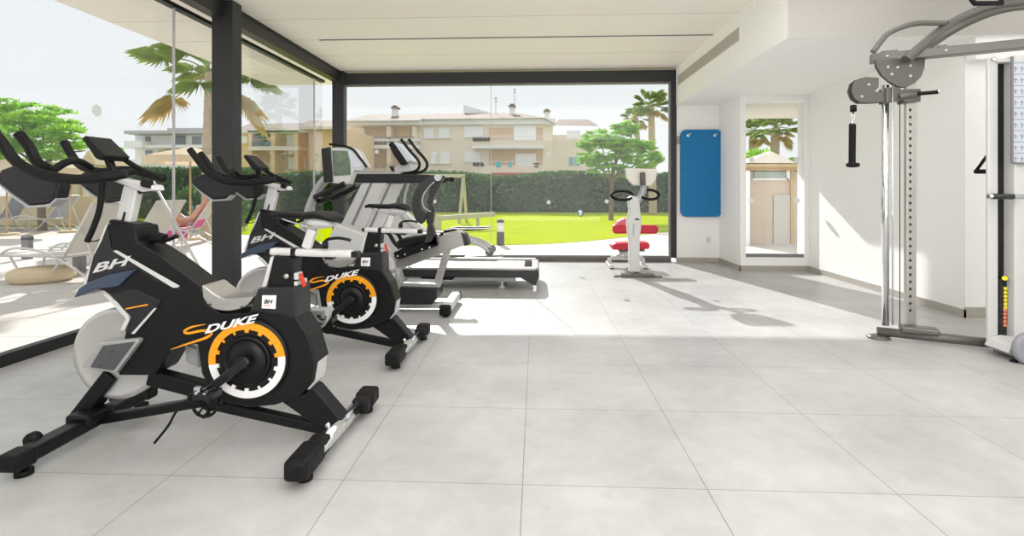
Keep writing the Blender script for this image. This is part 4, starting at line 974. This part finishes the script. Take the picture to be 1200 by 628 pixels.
# ------------------------------------------------------------------ buildings
def bquad(b, x0, y0, x1, y1, Y, d=.1):
    a = at(x0, y0, Y); c_ = at(x1, y1, Y)
    box(b, min(a.x,c_.x), max(a.x,c_.x), Y, Y+d, min(a.z,c_.z), max(a.z,c_.z))
def building_root(name, label, px, Y): 
    g = at(px, 222, Y); return thing(name, label, 'building', (g.x, Y, 0))
def bpart(name, m, root, fn, bevel=0, **k):
    bm = B(); fn(bm); bm.transform(Matrix.Translation(-root.location)); return split_link(name, bm, m, root, bevel)
Y1 = 45.0
r = building_root('apartment_building', 'long pale two storey apartment block with balconies and tiled roof behind the hedge', 550, Y1)
bpart('wall', M_bmain, r, lambda b: (bquad(b, 405,146,648,236, Y1, 8), bquad(b, 648,158,700,236, Y1+2.5, 8)))
bpart('wall_band', M_bwhite, r, lambda b: (bquad(b, 404,141,493,146, Y1-1.2, 1.2), bquad(b, 493,139,640,145, Y1-.5, .5), bquad(b, 640,139,651,146,Y1-.5,1)))
def roof(b, pts_front, Yf, pts_back, Yb_):
    A = [b.verts.new(at(x,y,Yf)) for x, y in pts_front]; C = [b.verts.new(at(x,y,Yb_)) for x, y in pts_back]
    for i in range(len(A)-1): b.faces.new((A[i],A[i+1],C[i+1],C[i]))
bpart('roof', M_roof, r, lambda b: (roof(b, [(402,142),(492,141)], Y1-1.6, [(432,134),(500,134)], Y1+5), roof(b, [(492,140),(638,138)], Y1-.8, [(500,133),(606,132)], Y1+5), roof(b, [(638,138),(652,146)], Y1-.8, [(606,132),(625,140)], Y1+6), roof(b, [(647,147),(702,148)], Y1+1.8, [(655,140),(690,140)], Y1+7)))
bpart('roof_wall', M_bwhite, r, lambda b: prism(b, [(at(x,y,Y1+5).x, at(x,y,Y1+5).z) for x, y in [(543,134),(543,123),(575,132),(575,134)]], Y1+5, Y1+5.3))
for (x_, y_) in ((462,133),(600,131),(641,137)):
    c_ = bpart('chimney', M_bwhite, r, lambda b: (bquad(b, x_-3,y_-6,x_+3,y_+3, Y1+3, .6)))
    bpart('chimney_cap', M_roof, r, lambda b: (bquad(b, x_-4,y_-8,x_+4,y_-6.3, Y1+2.8, 1), bquad(b, x_-2,y_-9.5,x_+2,y_-8, Y1+3, .5)))
for (x_, y0, y1) in ((581,113,134),(603,103,128)):
    bpart('antenna', M_frame_l, r, lambda b: (bquad(b, x_-.3,y0,x_+.3,y1, Y1+3, .06), bquad(b, x_-2,y0+2,x_+2,y0+2.5, Y1+3, .05), bquad(b, x_-1.5,y0+5,x_+1.5,y0+5.5, Y1+3, .05)))
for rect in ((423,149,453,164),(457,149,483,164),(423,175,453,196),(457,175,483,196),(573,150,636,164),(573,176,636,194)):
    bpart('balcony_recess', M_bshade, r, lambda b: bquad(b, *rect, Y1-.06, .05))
for rect in ((423,150,426,196),(453,148,458,200),(483,148,487,200),(424,162,484,166)):
    bpart('pier', M_bmain, r, lambda b: bquad(b, *rect, Y1-.9, .85))
for rect in ((418,163,490,165),(418,170,490,174)):
    bpart('balcony_edge', M_bwhite, r, lambda b: bquad(b, *rect, Y1-1.1, 1.05))
bpart('balcony_front', M_bmain, r, lambda b: (bquad(b, 553,164.5,637,172, Y1-1.4, 1.35), bquad(b, 553,194,640,206, Y1-1.4, 1.35)))
bpart('balcony_edge', M_bwhite, r, lambda b: (bquad(b, 553,171,638,173.4, Y1-1.45, 1.4),))
bpart('balcony_rail', M_rail, r, lambda b: ([bquad(b, x_,159.5,x_+.35,165, Y1-1.35, .05) for x_ in range(556,636,4)], bquad(b, 554,159.5,636,160, Y1-1.36, .05), [bquad(b, x_,189,x_+.35,194, Y1-1.35, .05) for x_ in range(556,636,4)], bquad(b, 554,189,636,189.5, Y1-1.36, .05)))
bpart('balcony_rail', M_frame_l, r, lambda b: ([bquad(b, x_,160.5,x_+.3,168, Y1-1.1, .05) for x_ in range(423,486,3)], bquad(b, 423,160.5,486,161, Y1-1.1, .05), [bquad(b, x_,191,x_+.3,197, Y1-1.1, .05) for x_ in range(423,486,3)]))
for rect in ((602,147,628,164),(604,180,628,194),(497,150,508,161),(514,150,527,161),(544,148,566,160),(505,178,511,191),(516,178,527,191),(544,178,563,190),(664,153,680,162)):
    wv = bpart('shutter', M_shut, r, lambda b: bquad(b, *rect, Y1-.12, .1))
for rect in ((496,161,528,162),(543,160,567,161),(503,191,528,192)):
    bpart('window_sill', M_bwhite, r, lambda b: bquad(b, *rect, Y1-.2, .2))
for rect in ((667,184,672,194),(674,184,679,194)):
    bpart('shutter', mat('blue_shutter', (130,190,200), .6), r, lambda b: bquad(b, *rect, Y1+2.4, .1))
for rect in ((581,190,587,196),(596,190,600,196)):
    bpart('hanging_cloth', M_turq, r, lambda b: bquad(b, *rect, Y1-1.5, .05))
bpart('balcony_chair', M_frame, r, lambda b: (bquad(b, 625,191,632,193,Y1-1.5,.1), bquad(b, 626,194.5,631,196,Y1-1.5,.1), [ball(b, at(x_,163.2,Y1-1.45), .18, seg=8, rings=5) for x_ in (556,560,564,568,572)], [ball(b, at(x_,192.5,Y1-1.45), .18, seg=8, rings=5) for x_ in (556,560,565)]))
bpart('flower_box', mat('red_flowers', (200,60,80), .8, noise=.5), r, lambda b: bquad(b, 576,202.5,632,205, Y1-1.9, .3))

Y2 = 36.0
r = building_root('apartment_building', 'tan apartment house with deep balconies seen between the two dark glazing posts', 330, Y2)
bpart('wall', M_btan, r, lambda b: (bquad(b, 276,152,362,240, Y2+2.0, 6), bquad(b, 362,149,402,240, Y2, 7)))
bpart('roof', M_roof, r, lambda b: (roof(b, [(274,153),(360,152)], Y2+.8, [(292,145),(362,144)], Y2+5), roof(b, [(352,148),(404,147)], Y2-.8, [(362,141),(404,141)], Y2+5)))
bpart('eave', M_bmain, r, lambda b: (bquad(b, 274,152.5,362,155, Y2+.8, 1.2), bquad(b, 352,148,404,151, Y2-.8, .8)))
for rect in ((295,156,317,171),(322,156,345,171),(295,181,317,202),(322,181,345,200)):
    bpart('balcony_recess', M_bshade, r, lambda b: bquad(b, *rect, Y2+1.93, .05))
for rect in ((283,159,290,168),(336,158,345,171),(353,156,357,171),(338,184,345,198),(353,184,358,198)):
    w_ = bpart('window', M_shut, r, lambda b: bquad(b, *rect, Y2+1.85, .05))
    bpart('pane', M_pane, w_, lambda b: None) if False else None
for rect in ((291,155,295,205),(317,155,322,205),(345,155,349,205)):
    bpart('pier', M_btan, r, lambda b: bquad(b, *rect, Y2+.9, 1.1))
for rect in ((290,171.5,350,176),(290,153,350,155.5)):
    bpart('balcony_edge', M_bmain, r, lambda b: bquad(b, *rect, Y2+.8, 1.2))
bpart('balcony_rail', mat('blue_rail', (120,150,190), .6), r, lambda b: ([bquad(b, x_,167,x_+.8,171.5, Y2+.85, .05) for x_ in range(296,318,2)], bquad(b, 295,166.5,318,167.3, Y2+.84, .05)))
bpart('balcony_plant', M_leafd, r, lambda b: [ball(b, at(x_,y_,Y2+1.2), .2, seg=7, rings=5) for x_, y_ in ((303,159),(308,160),(312,158.5),(309,164))])

Y3 = 60.0
r = building_root('apartment_building', 'white flat roofed apartment block far left with wraparound balconies', 200, Y3)
bpart('wall', M_bwhite, r, lambda b: (bquad(b, 158,158,280,250, Y3+2, 8),))
bpart('roof_slab', mat('grey_slab', (190,190,192), .8), r, lambda b: (bquad(b, 145,153,282,156, Y3, 10), bquad(b, 196,150,250,153, Y3+1, 8)))
bpart('balcony_slab', M_bwhite, r, lambda b: (bquad(b, 145,165,166,173, Y3, 2), bquad(b, 145,187,166,193, Y3, 2), bquad(b, 166,170,282,173, Y3+.6, 1.4)))
for rect in ((170,160,176,169),(205,159,217,169),(225,160,235,169),(252,158,270,170),(170,176,178,190)):
    bpart('window', M_pane, r, lambda b: bquad(b, *rect, Y3+1.9, .1))
for rect in ((185,176,240,178),(195,181,240,183)):
    bpart('awning', M_canvas, r, lambda b: bquad(b, *rect, Y3+1.2, .6))
# low cream garden wall at the left
bm = B()
a = gnd(-30,268); c_ = gnd(78,266)
box(bm, -20.5, -14.6, 16.6, 16.9, 0, 1.0)
tag(link('garden_wall', bm, M_beige, None, .02), 'low cream garden wall behind the grey loungers at far left', 'wall')
# pergola / cabin roof behind the bike at far left
t = thing('garden_cabin', 'small cabin with pale pitched roof behind the tree at far left', 'cabin', (at(60,222,19).x, 19, 0))
gx = at(60,222,19).x
bpart('cabin_wall', M_bmain, t, lambda b: (bquad(b, 96,190,110,262, 19, 1.5), bquad(b, 20,200,100,262, 19.4, 1.2)))
bpart('cabin_roof', M_beige, t, lambda b: (prism(b, [(at(x,y,18.8).x, at(x,y,18.8).z) for x, y in [(92,193),(103,176),(113,193)]], 18.8, 20.6), bquad(b, 15,190,96,197, 18.8, 1.8)))
bpart('cabin_shutter', M_wood, t, lambda b: [bquad(b, x_,197,x_+3,232,18.95,.05) for x_ in (74,80,92)])

# outbuilding seen in the narrow window
Y5 = 12.2
t = thing('outbuilding', 'small cream outbuilding with pyramid roof and wooden fascia in the narrow window', 'outbuilding', (at(905,222,Y5).x, Y5, 0))
bpart('wall', mat('pinkish_render', (206,190,176), .9), t, lambda b: (bquad(b, 866,201,946,290, Y5, 2.4),))
bpart('fascia', M_wood, t, lambda b: (bquad(b, 862,192,948,196, Y5-.3, 3), bquad(b, 865,196,946,200, Y5-.15, 2.7), bquad(b, 927,200,931,291, Y5-.08, .1)))
def pyr(b):
    P = [at(874,191,Y5-.1), at(934,191,Y5-.1)]; p0, p1 = P; p2 = p1+Vector((0,1.3,0)); p3 = p0+Vector((0,1.3,0)); ap = Vector((at(903,200,Y5+.5).x, Y5+.5, at(902,177,Y5+.5).z))
    vs = [b.verts.new(p) for p in (p0,p1,p2,p3)]; v = b.verts.new(ap)
    for i in range(4): b.faces.new((vs[i], vs[(i+1)%4], v))
    b.faces.new(vs[::-1])
bpart('roof', M_bmain, t, pyr)
bpart('window', mat('frosted_window', (160,176,172), .3), t, lambda b: bquad(b, 884,201,922,209, Y5-.04, .04))
bpart('window_frame', M_bwhite, t, lambda b: (bquad(b, 882,209,924,211, Y5-.06, .06), bquad(b, 922,200,926,211, Y5-.06, .06)))
bpart('door', mat('grey_door', (196,192,186), .7), t, lambda b: bquad(b, 907,228,926,288, Y5-.05, .04))
bpart('white_column', M_bwhite, t, lambda b: bquad(b, 868,200,879,290, Y5-.3, .3))

# ------------------------------------------------------------------ garden things
g = gnd(600,286)
def bollard(label, px, py, h, r_, group=None):
    g = gnd(px, py); t = thing('bollard_light', label, 'bollard light', (g.x, g.y, -.02), group=group)
    part('body', M_bollard, t, lambda b: cyl(b, (0,0,0), (0,0,h*.5), r_, 20))
    part('lens', M_wdecal, t, lambda b: cyl(b, (0,0,h*.5), (0,0,h*.87), r_*.9, 20))
    part('cap', M_bollard, t, lambda b: lathe(b, (0,0,h*.87), [(r_,0),(r_,h*.05),(r_*.6,h*.12),(r_*.1,h*.13)], 20))
bollard('dark bollard lamp with white lens at the lawn edge just right of the glass joint', 586.5, 286, .58, .085)
def short_bollard(label, px, py):
    g = gnd(px, py); t = thing('bollard_light', label, 'bollard light', (g.x, g.y, -.02))
    part('body', M_frame_l, t, lambda b: box(b, -.07,.07,-.05,.05,0,.42), bevel=.01)
    part('head', M_bollard, t, lambda b: box(b, -.072,.072,-.052,.052,.34,.38))
short_bollard('short square grey bollard on the terrace behind the white lounger', 32, 302)
short_bollard('short square grey bollard half hidden at the right of the lounger back', 93, 318)
g = gnd(680.5,253.5)
t = thing('beach_ball', 'small blue and white ball lying on the lawn near the hedge', 'ball', (g.x, g.y, .0))
bm = B(); bmesh.ops.create_uvsphere(bm, u_segments=18, v_segments=12, radius=.14)
for f_ in bm.faces:
    f_.smooth = True; ang = math.atan2(f_.calc_center_median().y, f_.calc_center_median().x); f_.material_index = int((ang+PI)/(PI/3)) % 2
bmesh.ops.translate(bm, vec=(0,0,.13), verts=bm.verts); link('ball_skin', bm, [mat('ball_blue', (20,110,210), .4), M_wdecal], t)
# see-saw like timber play frame
Yg = 19.0
g0 = at(540, 256, Yg)
t = thing('swing_frame', 'weathered timber swing frame standing on the lawn behind the gym machines', 'swing frame', (g0.x, Yg, 0))
part('leg', M_woodg, t, lambda b: beam(b, at(543,207,Yg)-Vector((g0.x,Yg,0)), at(538,262,Yg)-Vector((g0.x,Yg,0)), .1, .1, up=(1,0,0)))
part('leg', M_woodg, t, lambda b: beam(b, at(543,207,Yg)-Vector((g0.x,Yg,0)), at(547,262,Yg+.6)-Vector((g0.x,Yg,0)), .1, .1, up=(1,0,0)))
part('top_beam', M_woodg, t, lambda b: beam(b, at(470,206,Yg)-Vector((g0.x,Yg,0)), at(545,206,Yg)-Vector((g0.x,Yg,0)), .1, .12))
Yg = 16.0
g0 = at(540, 258, Yg)
t = thing('balance_beam', 'low pale timber balance beam on posts across the lawn left of the glass joint', 'play beam', (g0.x, Yg, 0))
o_ = Vector((g0.x, Yg, 0))
part('beam', M_woodg, t, lambda b: beam(b, at(512,256,Yg-1)-o_, at(579,251,Yg+.4)-o_, .14, .14), bevel=.02)
part('post', M_woodg, t, lambda b: (beam(b, at(514,252,Yg-1)-o_, (at(514,252,Yg-1)-o_)*Vector((1,1,0)), .14, .14, up=(1,0,0)), beam(b, at(509,250,Yg-1)-o_, (at(509,250,Yg-1)-o_)*Vector((1,1,0)), .1, .1, up=(1,0,0))))
part('post', M_woodg, t, lambda b: beam(b, at(560,253,Yg)-o_, (at(560,253,Yg)-o_)*Vector((1,1,0)), .1, .1, up=(1,0,0)))

# ------------------------------------------------------------------ loungers
def make_lounger(label, fab):
    t = thing('sun_lounger', label, 'sun lounger', group='sun loungers on the terrace')
    W = .32
    hinge = Vector((.35, 0, .36)); ba = math.radians(58); bl = .82
    top = hinge+Vector((math.cos(ba)*bl, 0, math.sin(ba)*bl))
    for s in (-1, 1):
        fr_ = part('side_frame', M_tube, t, lambda b: (
            tube(b, [(-.95,s*W,.34),(.35,s*W,.36)], .016, 8, False),
            tube(b, [hinge+Vector((0,s*W,0)), top+Vector((0,s*W,0))], .017, 8, False),
            tube(b, [(-.85,s*W,.0),(-.8,s*W,.25),(-.6,s*W,.42),(-.3,s*W,.45),(.1,s*W,.38),(.5,s*W,.2),(.85,s*W,.0)], .017, 8)))
        part('leg', M_tube, t, lambda b: tube(b, [(-.55,s*W,.34),(-.35,s*W,.1),(-.1,s*W,.0),(.1,s*W,.1),(.3,s*W,.34)], .015, 8))
        part('back_strut', M_tube, t, lambda b: tube(b, [hinge.lerp(top,.55)+Vector((0,s*W*.9,0)), (.85,s*W*.9,.06)], .011, 8, False))
    part('cross_bar', M_tube, t, lambda b: (tube(b, [(-.95,-W,.34),(-.95,W,.34)], .015, 8, False), tube(b, [top-Vector((0,W,0)), top+Vector((0,W,0))], .016, 8, False), tube(b, [(.35,-W,.36),(.35,W,.36)], .014, 8, False), tube(b, [(.85,-W,.02),(.85,W,.02)], .014, 8, False)))
    part('seat_sling', fab, t, lambda b: box(b, -.93, .33, -W, W, .335, .347))
    def bs(b):
        d = (top-hinge).normalized()
        beam(b, hinge+d*.03, top-d*.02, 2*W, .012, up=(-math.sin(ba),0,math.cos(ba)))
    part('back_sling', fab, t, bs)
    return t
L1 = make_lounger('white sun lounger with raised back nearest the glass, beyond the near bike', M_sling)
g = gnd(68, 328); L1.location = (g.x-.05, g.y+.2, -.02); L1.rotation_euler.z = math.radians(-8)
def put(src, px, py, rz, label, z=-.02, sc=1):
    o = copy_tree(src); g = gnd(px, py); o.location = (g.x, g.y, z); o.rotation_euler.z = math.radians(rz); o['label'] = label
    return o
L2 = put(L1, 146, 311, 0, 'white sun lounger with raised back seen left of the glass joint, between the bikes')
L3 = put(L1, 209, 286, 16, 'white sun lounger carrying a sunbather on a pink towel')
L4 = make_lounger('grey sun lounger in the back row by the cream wall, left of its twin', M_slinga)
g = gnd(-4, 268); L4.location = (g.x, g.y, -.02); L4.rotation_euler.z = math.radians(4)
L5 = put(L4, 52, 269, 4, 'grey sun lounger in the back row seen below the near bike bottle cradle')
# lower L3 back so that someone can recline
t = thing('beach_towel', 'pink and red patterned towel under the sunbather on a lounger', 'towel', L3.location, rz=math.radians(16))
part('towel_seat', M_pink, t, lambda b: (box(b, -.8,.32,-.3,.3,.35,.368), box(b, -.6,.3,-.325,-.318,.18,.36)), bevel=.004)
part('towel_back', M_pink, t, lambda b: beam(b, (.37,0,.39), (.70,0,.93), .56, .014, up=(-.85,0,.53)), bevel=.003)
# sunbather
def skin_obj(name, chains, m, parent, lvl=2):
    bm = B(); vs = {}; 
    me = bpy.data.meshes.new(name)
    verts, edges, rad, idx = [], [], [], {}
    for ch_ in chains:
        prev = None
        for (key, co, r_) in ch_:
            if key not in idx: idx[key] = len(verts); verts.append(co); rad.append(r_)
            if prev is not None: edges.append((idx[prev], idx[key]))
            prev = key
    me.from_pydata(verts, edges, []); bm.free()
    o = bpy.data.objects.new(name, me); COL.objects.link(o); o.parent = parent
    md = o.modifiers.new('skin', 'SKIN'); md.use_smooth_shade = True
    sv = me.skin_vertices[0].data
    for i, r_ in enumerate(rad): sv[i].radius = (r_, r_)
    sv[0].use_root = True
    sb = o.modifiers.new('sub', 'SUBSURF'); sb.levels = lvl; sb.render_levels = lvl
    me.materials.append(m); return o
t = thing('person', 'sunbather reclining on a lounger with knees bent and dark hair, pink towel beneath', 'person', L3.location, rz=math.radians(16))
ch_ = [[('pelvis',(.22,0,.48),.125),('waist',(.36,0,.62),.115),('chest',(.5,0,.8),.135),('neck0',(.56,0,.95),.06),('neck',(.58,0,1.0),.048),('head0',(.58,0,1.08),.07),('head1',(.57,0,1.15),.085),('head2',(.585,0,1.21),.06)]]
for s in (-1, 1):
    k = 'L' if s < 0 else 'R'
    ch_ += [[('pelvis',0,0),(k+'hip',(.14,s*.1,.48),.095),(k+'thigh',(-.08,s*.13,.68),.075),(k+'knee',(-.27,s*.12,.86),.056),(k+'calf',(-.36,s*.12,.68),.05),(k+'ankle',(-.5,s*.12,.43),.034),(k+'heel',(-.52,s*.12,.4),.034),(k+'toe',(-.7,s*.13,.39),.024)],
            [('chest',0,0),(k+'sh',(.53,s*.17,.86),.055),(k+'elbow',(.4,s*.3,.62),.04),(k+'wrist',(.18,s*.25,.58),.028),(k+'palm',(.1,s*.2,.59),.03)]]
    for j in range(4): ch_ += [[(k+'palm',0,0),(k+'f%d'%j,(.03,s*(.175+.018*j),.595),.009),(k+'g%d'%j,(-.01+.006*abs(j-1.5),s*(.172+.018*j),.585),.008)]]
    ch_ += [[(k+'palm',0,0),(k+'th',(.07,s*.165,.62),.01),(k+'th2',(.04,s*.155,.62),.008)]]
skin_obj('body', [[(a_, b_, c2) for a_, b_, c2 in cc] for cc in ch_], M_skin, t)
part('hair', M_hair, t, lambda b: (ball(b, (.61,0,1.17), .092, (1,1,1.1)), ball(b, (.65,0,1.12), .06)))
part('sunglasses', M_crank, t, lambda b: (box(b, .48,.495,-.06,-.01,1.14,1.17), box(b, .48,.495,.01,.06,1.14,1.17)), bevel=.004)
part('nose', M_skin, t, lambda b: ball(b, (.483,0,1.13), .014))
part('swimsuit', mat('pale_swimwear', (222,226,236), .8), t, lambda b: (beam(b, (.14,0,.5), (.3,0,.58), .27, .2, up=(-.7,0,.7)), beam(b, (.45,0,.75), (.52,0,.85), .26, .245, up=(-.8,0,.55))), bevel=.07)

# towels and bag on far loungers
g = gnd(98, 262)
t = thing('striped_towel', 'white and blue striped towel heaped beyond the near lounger', 'towel', (g.x, g.y, .0))
part('towel_fold', mat('striped_cloth', (214,216,222), .8, noise=.1), t, lambda b: [tube(b, [(-.35,y_,.33-i*.03),(-.1,y_,.4-i*.03),(.15,y_,.33-i*.03),(.4,y_,.37-i*.03)], .045, 8) for i, y_ in enumerate((0,.1,.2,.3))])
part('cushion', mat('blue_cloth', (66,110,190), .8), t, lambda b: ball(b, (-.3,.2,.5), .2, (1,1,.6)))
part('red_cloth', mat('red_cloth', (214,60,70), .8), t, lambda b: ball(b, (-.55,.1,.42), .12, (1,1,.8)))
part('plinth', M_bwhite, t, lambda b: box(b, -.6,.6,-.05,.6,-.02,.28), bevel=.02)
g = gnd(28, 333)
t = thing('umbrella_stand', 'round beige stone umbrella stand on the terrace under the nearest white lounger', 'umbrella stand', (g.x-.1, g.y+.35, -.02))
part('slab', M_beige, t, lambda b: lathe(b, (0,0,0), [(.3,0),(.36,.05),(.36,.14),(.3,.18),(.05,.2)], 36))
# parasols
def parasol(label, px, pyb, Y, pyt, pxl, pxr, pye, cone=.25):
    g = at(px, 222, Y); base = Vector((g.x, Y, -.02))
    t = thing('parasol', label, 'parasol', base, group=None)
    zt_ = at(px, pyt, Y).z; ze = at(px, pye, Y).z; R_ = (pxr-pxl)/2/612*Y
    part('pole', M_wood, t, lambda b: cyl(b, (0,0,0), (0,0,zt_), .022, 12))
    part('base', M_beige, t, lambda b: cyl(b, (0,0,0), (0,0,.06), .26, 24))
    def can(b):
        n_ = 8; top = b.verts.new((0,0,zt_)); rim = [b.verts.new((R_*math.cos(2*PI*k/n_+.39), R_*math.sin(2*PI*k/n_+.39), ze+.0)) for k in range(n_)]
        val = [b.verts.new((R_*math.cos(2*PI*k/n_+.39), R_*math.sin(2*PI*k/n_+.39), ze-.16)) for k in range(n_)]
        for k in range(n_):
            b.faces.new((top, rim[k], rim[(k+1)%n_])); b.faces.new((rim[k], val[k], val[(k+1)%n_], rim[(k+1)%n_]))
    c_ = part('canopy', M_canvas, t, can)
    part('rib', M_wood, c_, lambda b: [tube(b, [(0,0,zt_-.04),(R_*math.cos(2*PI*k/8+.39), R_*math.sin(2*PI*k/8+.39), ze-.01)], .01, 5, False) for k in range(8)])
parasol('open beige parasol with wooden pole beyond the lounging sunbather', 223, 262, 12.5, 171, 172, 272, 183)
parasol('open beige parasol shading the far left of the terrace', 8, 262, 13.5, 185, -60, 80, 206)
parasol('beige parasol with slim wooden pole behind the near bike handlebars', 82, 262, 14.5, 188, 40, 124, 197)
g = gnd(229, 268)
t = thing('closed_parasol', 'folded white parasol standing beyond the sunbather', 'parasol', (g.x, g.y, -.02))
part('pole', M_wood, t, lambda b: cyl(b, (0,0,0), (0,0,1.25), .02, 10))
part('folded_canopy', M_shut, t, lambda b: lathe(b, (0,0,0), [(.12,.35),(.15,.45),(.1,.8),(.05,1.1),(.02,1.22)], 12))
a = at(180,213,7.2); 
t = thing('leaning_pole', 'thin white pole leaning over the terrace beside the glass joint', 'pole', (a.x, 7.2, 0))
e_ = at(236,300,7.2)-Vector((a.x,7.2,0))
part('shaft', M_tube, t, lambda b: cyl(b, at(179,212,7.2)-Vector((a.x,7.2,0)), Vector((e_.x+.04,0,-.02)) , .018, 12))
part('tip', M_rub, t, lambda b: cyl(b, at(178,210.5,7.2)-Vector((a.x,7.2,0)), at(179.5,213,7.2)-Vector((a.x,7.2,0)), .021, 12))

# ------------------------------------------------------------------ light
sc = bpy.context.scene
wd = bpy.data.worlds.new('sky'); sc.world = wd; wd.use_nodes = True; nt = wd.node_tree; N = nt.nodes; L = nt.links
bg = N['Background']; tc = N.new('ShaderNodeTexCoord'); sep = N.new('ShaderNodeSeparateXYZ'); L.new(tc.outputs['Generated'], sep.inputs[0])
cr = N.new('ShaderNodeValToRGB'); L.new(sep.outputs['Z'], cr.inputs[0])
cr.color_ramp.elements[0].position = 0; cr.color_ramp.elements[0].color = rgb(238,240,240)
cr.color_ramp.elements[1].position = .45; cr.color_ramp.elements[1].color = rgb(222,230,238)
nz = N.new('ShaderNodeTexNoise'); nz.inputs['Scale'].default_value = 2.2; nz.inputs['Detail'].default_value = 5; L.new(tc.outputs['Generated'], nz.inputs[0])
mx = N.new('ShaderNodeMix'); mx.data_type = 'RGBA'; mx.inputs[7].default_value = rgb(244,245,246)
ms_ = N.new('ShaderNodeMath'); ms_.operation = 'MULTIPLY'; ms_.inputs[1].default_value = .7; L.new(nz.outputs['Fac'], ms_.inputs[0]); L.new(ms_.outputs[0], mx.inputs[0]); L.new(cr.outputs[0], mx.inputs[6]); L.new(mx.outputs[2], bg.inputs[0])
bg.inputs[1].default_value = .99
def lamp(name, kind, loc, rot, energy, size=1, col=(1,1,1), sy=None):
    l = bpy.data.lights.new(name, kind); l.energy = energy; l.color = col
    if kind == 'AREA':
        l.size = size
        if sy: l.shape = 'RECTANGLE'; l.size_y = sy
    o = bpy.data.objects.new(name, l); COL.objects.link(o); o.location = loc; o.rotation_euler = rot; return o
elev = math.radians(29.4)
sd = Vector((-.24*math.cos(elev), .97*math.cos(elev), math.sin(elev))).normalized()   # towards the sun
s_ = lamp('sun', 'SUN', (0,0,10), (0,0,0), 5.8, col=(1,.98,.95)); s_.data.angle = math.radians(.6)
s_.rotation_euler = sd.to_track_quat('Z','Y').to_euler()
lamp('fill_down', 'AREA', (.8, 2.2, 3.2), (0,0,0), 105, 5, (1,1,1), 5)  # added fill from above, no fixture in the room
lamp('fill_down', 'AREA', (.8, -1.9, 3.2), (0,0,0), 110, 5, (1,1,1), 2.6)  # added fill behind the camera, unseen
lamp('fill_up', 'AREA', (1.2, -1.8, .12), (PI,0,0), 170, 5, (1,1,1), 2.6)  # added upward fill to brighten the ceiling, not a real fixture
lamp('fill_down', 'AREA', (5.3, 2.5, 3.2), (0,0,0), 30, 2.5, (1,1,1), 4)  # added weak fill on the right, no fixture there

# ------------------------------------------------------------------ camera
cd = bpy.data.cameras.new('camera'); cam = bpy.data.objects.new('camera', cd); COL.objects.link(cam)
cam.location = (0,0,CAM_H); cam.rotation_euler = (PI/2, 0, YAW)
cd.sensor_width = 36; cd.lens = F/1200*36; cd.shift_y = -92/1200; cd.clip_end = 300; cd.clip_start = .05
sc.camera = cam
sc.view_settings.view_transform = 'Standard'; sc.view_settings.look = 'None'; sc.view_settings.exposure = .14
